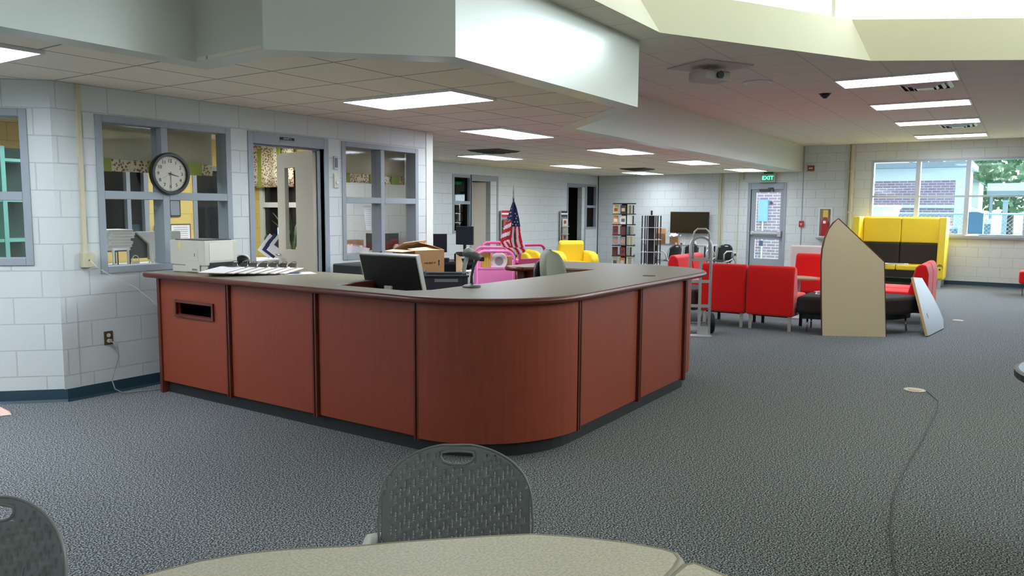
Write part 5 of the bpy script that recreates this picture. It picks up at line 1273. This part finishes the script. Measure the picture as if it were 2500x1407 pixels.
mb = MB(); frame_rects(mb, -.15, .15, -.34, .34, .035, y0=-.03, y1=0); mb.obj('cabinet_frame', WHITEP, t); B(-.115, .115, -.006, -.001, -.305, .305).obj('cabinet_back', mat('cab_tan', (150, 120, 90), .7), t)  # cabinet back is one plain tan
B(-.115, .115, -.024, -.022, -.305, .305).obj('cabinet_glass', GLASS, t)
MB().lathe([(.075,-.30),(.08,-.28),(.08,.0),(.05,.08),(.02,.10),(.02,.13)], n=18, cx=-.0, cy=-.0).obj('extinguisher_cylinder', AR, t); B(-.05, .06, -.02, -.012, .12, .28).obj('instruction_card', YELV, t); B(-.03, .03, -.085, -.08, -.02, .04).obj('extinguisher_label', PAPER, t)
B(-.17, .17, -.10, 0, -.37, -.345).obj('cabinet_ledge', mat('joint_grey', (160,166,164), .6), t)
t = fw_thing('wall_outlet', 'wall socket with a plugged cord left of the exit door', 'outlet', 5.84, .47)
B(-.06, .06, -.01, 0, -.09, .07).obj('cover_plate', WHITEP, t); B(-.02, .02, -.06, -.01, -.02, .03).obj('plug', DGREY, t); MB().tube([(0,-.05,0),(-.06,-.07,-.06),(-.2,-.1,-.25),(-.35,-.08,-.46)], .008).obj('cord', DGREY, t)
t = fw_thing('window_book', 'papers lying on the sill of the right window', 'papers', .93, 1.04, .04); B(-.12, .12, -.02, .03, 0, .02).obj('papers', PAPER, t)

# ------------------------------------------------------------------ floor fittings
def fplate(loc, label, r=.085):
    t = thing('floor_plate', label, 'floor outlet', loc, 0, 'round floor outlet covers')
    MB().lathe([(r,.0),(r,.004),(r*.9,.006)], n=26).obj('ring', mat('brass_ring', (176,160,130), .4), t); MB().lathe([(r*.6,.006),(r*.58,.009)], n=22).obj('cap', mat('tan_cap', (190,158,130), .5), t)
fplate((7.235, .705, 0), 'round brass floor outlet cover nearest the viewer on the open carpet'); fplate((12.4, .72, 0), 'round floor outlet cover far off beyond the grey board', .07)
o = MB().tube([(7.24,.62,.006),(6.9,.50,.004),(6.62,.479,.004),(5.59,.486,.004),(4.767,.507,.004),(4.358,.495,.004),(3.889,.448,.004),(3.484,.377,.004),(3.0,.2,.004)], .0028, n=6).obj('carpet_cable', mat('dark_grey_cable', (66, 70, 70), .7))
tag(o, 'thin dark cable running over the open carpet from the nearest floor outlet', 'cable')

# ------------------------------------------------------------------ near tables
def near_table(pts, label, loc, legs, m_=TABLEW, em=TAUPE, th=.028):
    t = thing('activity_table', label, 'table', loc, 0)
    P = [(x-loc[0], y-loc[1]) for x, y in pts]
    tp_ = MB().prism(P, .712, .738).obj('tabletop', m_, t)
    MB().tube([(x, y, .725) for x, y in P], .0145, n=8, closed=True).obj('edge_band', em, t, smooth=True)
    for x, y in legs:
        l = MB().cyl(x-loc[0], y-loc[1], .03, .712, .025).obj('leg', LEGALU, t); MB().lathe([(.03,0),(.03,.03)], x-loc[0], y-loc[1], 14).obj('glide', BLACK, l)
T1 = [(1.575, .64), (1.560, .72), (1.533, .80), (1.505, .865), (1.475, .925), (1.40, 1.01), (1.325, 1.09), (1.26, 1.155), (1.196, 1.215), (1.145, 1.275), (1.095, 1.33), (1.03, 1.39), (.946, 1.442), (.827, 1.485), (.7, 1.50), (.5, 1.48), (.3, 1.38), (.2, 1.2), (.2, .62), (.24, .583), (1.50, .583), (1.55, .590), (1.572, .61)]
near_table(T1, 'beige wavy-edged table along the bottom of the view', (.9, 1.0, 0), [(.35, .75), (1.4, .72), (.95, 1.3), (.4, 1.3)])
T2 = [(1.545, .535), (1.548, .555), (1.53, .566), (1.48, .570), (.25, .570), (.2, .53), (.2, -.3), (.9, -.35), (1.25, .0), (1.48, .36), (1.53, .48)]
near_table(T2, 'second beige table at the bottom right, separated by a narrow gap', (.8, .1, 0), [(.35, .4), (1.35, .42), (.9, -.15)])
t = thing('grey_round_table', 'blue grey round table with a black edge cut by the right border', 'table', (4.53, -.63, 0))
MB().lathe([(.62,.715),(.62,.742)], n=64).obj('tabletop', mat('blue_grey_top', (150, 170, 196), .35), t); MB().lathe([(.630,.700),(.638,.705),(.638,.735),(.630,.740),(.60,.740),(.6,.70)], n=64).obj('edge_band', BLACK, t, smooth=False)
MB().cyl(0, 0, .03, .70, .05).obj('pedestal', BLACK, t); MB().lathe([(.36,0),(.36,.02),(.06,.06)], n=32).obj('foot', BLACK, t)

# ------------------------------------------------------------------ outdoors
GRASS = specklemat('grass', ((66,92,62),(84,112,78),(100,128,92)), 6)
ob = B(18.7, 80, -30, 30, -.35, -.15).obj('lawn', GRASS); tag(ob, None, None, kind='structure'); ob.name = 'floor_outdoors'
BRK = brickmat('purple_brick', (150, 132, 154), (186, 190, 204), .24, .08, .012, rough=.9, bump=.3, c2=(136, 118, 142))  # bluish outdoor haze is mixed into the brick and stucco colours
STUC = mat('white_stucco', (206, 220, 230), .8); FASC = mat('blue_grey_fascia', (128, 150, 170), .6)
t = thing('brick_building', 'brick building with a white upper band outside the window', 'building', (28, 4.5, 0), -PI/2)
# local x right (world -y): x from -3 to 3.0 ; world y = 4.5 - x
B(-6.0, 2.56, 0, 3, -.2, 2.55).obj('brick_wall', BRK, t); B(-6.0, 2.86, -.02, 3, 2.55, 2.95).obj('stucco_band', STUC, t); B(2.56, 2.86, -.02, 3, -.2, 2.55).obj('corner_pier', STUC, t)
B(-6.1, 3.0, -.35, 3.2, 2.95, 3.12).obj('roof_fascia', FASC, t); B(-6.1, 2.6, -.05, 0, 1.68, 1.78).obj('sill_band', STUC, t)
t = thing('brick_wing', 'brick wall of a wing seen through the exit door glass', 'building', (21.6, 6.2, 0), -PI/2)
B(-3, 1.05, 0, .3, -.2, 3.6).obj('brick_wall', BRK, t); B(-.0, .25, -.12, 0, 1.25, 1.85).obj('meter_box', mat('blue_meter', (120, 170, 210), .5), t); B(.1, .14, -.05, 0, .2, 1.25).obj('conduit', ALU, t); MB().lathe([(.04,0),(.04,-.05)], axis='y', cx=.33, cz=1.76, n=12).obj('round_gauge', DGREY, t)
t = thing('distant_building', 'long low building with a dark gable receding beyond the window', 'building', (40, 2.1, 0), -PI/2)
B(-.6, .25, 0, 4, -.2, 2.9).obj('wall', STUC, t); MB().prism([(-.9, 2.9), (.35, 2.9), (-.9, 3.5)], -.2, 4.2, axis='y').obj('roof', FASC, t)
t = thing('white_canopy', 'white flat canopy roof on posts across the yard', 'canopy', (44, 1.2, 0), -PI/2)
B(-.5, 3.0, 0, 3, 2.62, 2.98).obj('roof_slab', STUC, t); B(-.5, 3.0, 0, .2, 2.42, 2.62).obj('beam', FASC, t)
for x in (-.3, 1.1, 2.8): B(x-.06, x+.06, .05, .17, -.2, 2.42).obj('post', FASC, t)
BT = mat('blue_tarp', (46, 104, 150), .6)
t = thing('utility_shed', 'blue metal utility box with a white top outside the window', 'shed', (24, 1.15, 0), -PI/2)
B(-.25, .18, 0, .8, -.2, 1.55).obj('box_body', BT, t); MB().prism([(-.27,1.66),(.20,1.5),(.20,1.56),(-.27,1.72)], -.03, .83, axis='y').obj('lid', STUC, t)
t = thing('air_conditioner', 'large white air conditioning unit outside the left window light', 'air conditioner', (23.5, 3.25, 0), -PI/2)
B(-.75, .28, 0, .9, -.2, 1.15).obj('cabinet', mat('unit_white', (214, 228, 232), .5), t); MB().lathe([(.5,1.15),(.55,1.2),(.45,1.35),(.5,1.6),(.56,1.68),(.5,1.72)], cx=-.22, cy=.45, n=24).obj('fan_cowl', STUC, t)
# chain link fence
t = thing('chain_link_fence', 'chain link fence in front of the brick building', 'fence', (25.5, 3.0, 0), -PI/2)
mb = MB()
for k in range(-36, 22):
    x = k*.11
    mb.tube([(x, 0, -.1), (x+1.6, 0, 1.5)], .006, n=3); mb.tube([(x+1.6, 0, -.1), (x, 0, 1.5)], .006, n=3)
mb.obj('mesh', mat('galvanised', (150, 190, 215), .5), t)
for x in (-2.2, -.4, 1.55): MB().cyl(x, 0, -.2, 1.6, .035).obj('post', mat('galvanised', (150, 190, 215), .5), t)
MB().tube([(-3.9,0,1.5),(3.6,0,1.5)], .03).obj('top_rail', mat('galvanised', (150, 190, 215), .5), t)
t = thing('metal_cabinet', 'blue metal cabinet behind the fence', 'cabinet', (26.4, 2.9, 0), -PI/2); B(-1.0, 1.2, 0, .6, -.2, 1.05).obj('body', BT, t); B(-1.02, 1.22, -.02, .62, 1.05, 1.12).obj('lid', mat('galvanised', (150, 190, 215), .5), t)
t = thing('lamp_post', 'slim dark post standing in the yard', 'post', (30, .62, 0)); B(-.07, .07, -.07, .07, -.2, 1.9).obj('post', FASC, t); B(-.1, .1, -.1, .1, 1.9, 1.95).obj('cap', FASC, t)
t = thing('yard_bin', 'dark waste bin on a stand in the yard', 'bin', (27, 1.02, 0)); B(-.14, .14, -.14, .14, .35, 1.2).obj('bin_body', mat('bin_blue', (90,120,140), .6), t); B(-.15, .15, -.15, .15, 1.2, 1.35).obj('lid', STUC, t); MB().cyl(0, 0, -.2, .35, .03).obj('stand', DGREY, t)
# trees
def tree(loc, r, hgt, label, seed):
    random.seed(seed); t = thing('leafy_tree', label, 'tree', loc, 0, 'trees beyond the yard')
    MB().tube([(0,0,-.3),(.1,0,hgt*.5),(0,.1,hgt*.9)], [.25,.18,.08]).obj('trunk', mat('bark', (90, 80, 70), .9), t)
    mb = MB()
    for k in range(1500):
        a, b_ = random.random()*2*PI, math.acos(2*random.random()-1); q = r*(.55+.45*random.random()**.5)*(1+.2*math.sin(3*a+seed)*math.sin(2*b_))
        p = Vector((q*math.sin(b_)*math.cos(a), q*math.sin(b_)*math.sin(a), hgt+q*.8*math.cos(b_)))
        d1 = Vector((random.uniform(-1,1), random.uniform(-1,1), random.uniform(-1,1))).normalized()*.22; d2 = d1.cross(Vector((random.uniform(-1,1), random.uniform(-1,1), random.uniform(-1,1)))).normalized()*.14
        mb.poly([p-d1, p+d2, p+d1, p-d2], [(0,1,2,3)])
    mb.obj('foliage', mat('tree_leaves_%d' % (seed % 2), [(76, 118, 112), (104, 146, 118)][seed % 2], .8), t)  # leaf greens shifted towards blue to stand for haze
tree((50, .8, 0), 2.6, 3.6, 'leafy tree behind the canopy, left one', 1); tree((56, -4.2, 0), 3.2, 4.2, 'pale green tree at the right edge behind the canopy', 2); tree((64, 4.6, 0), 3.0, 4.6, 'tree rising behind the long low building', 3)
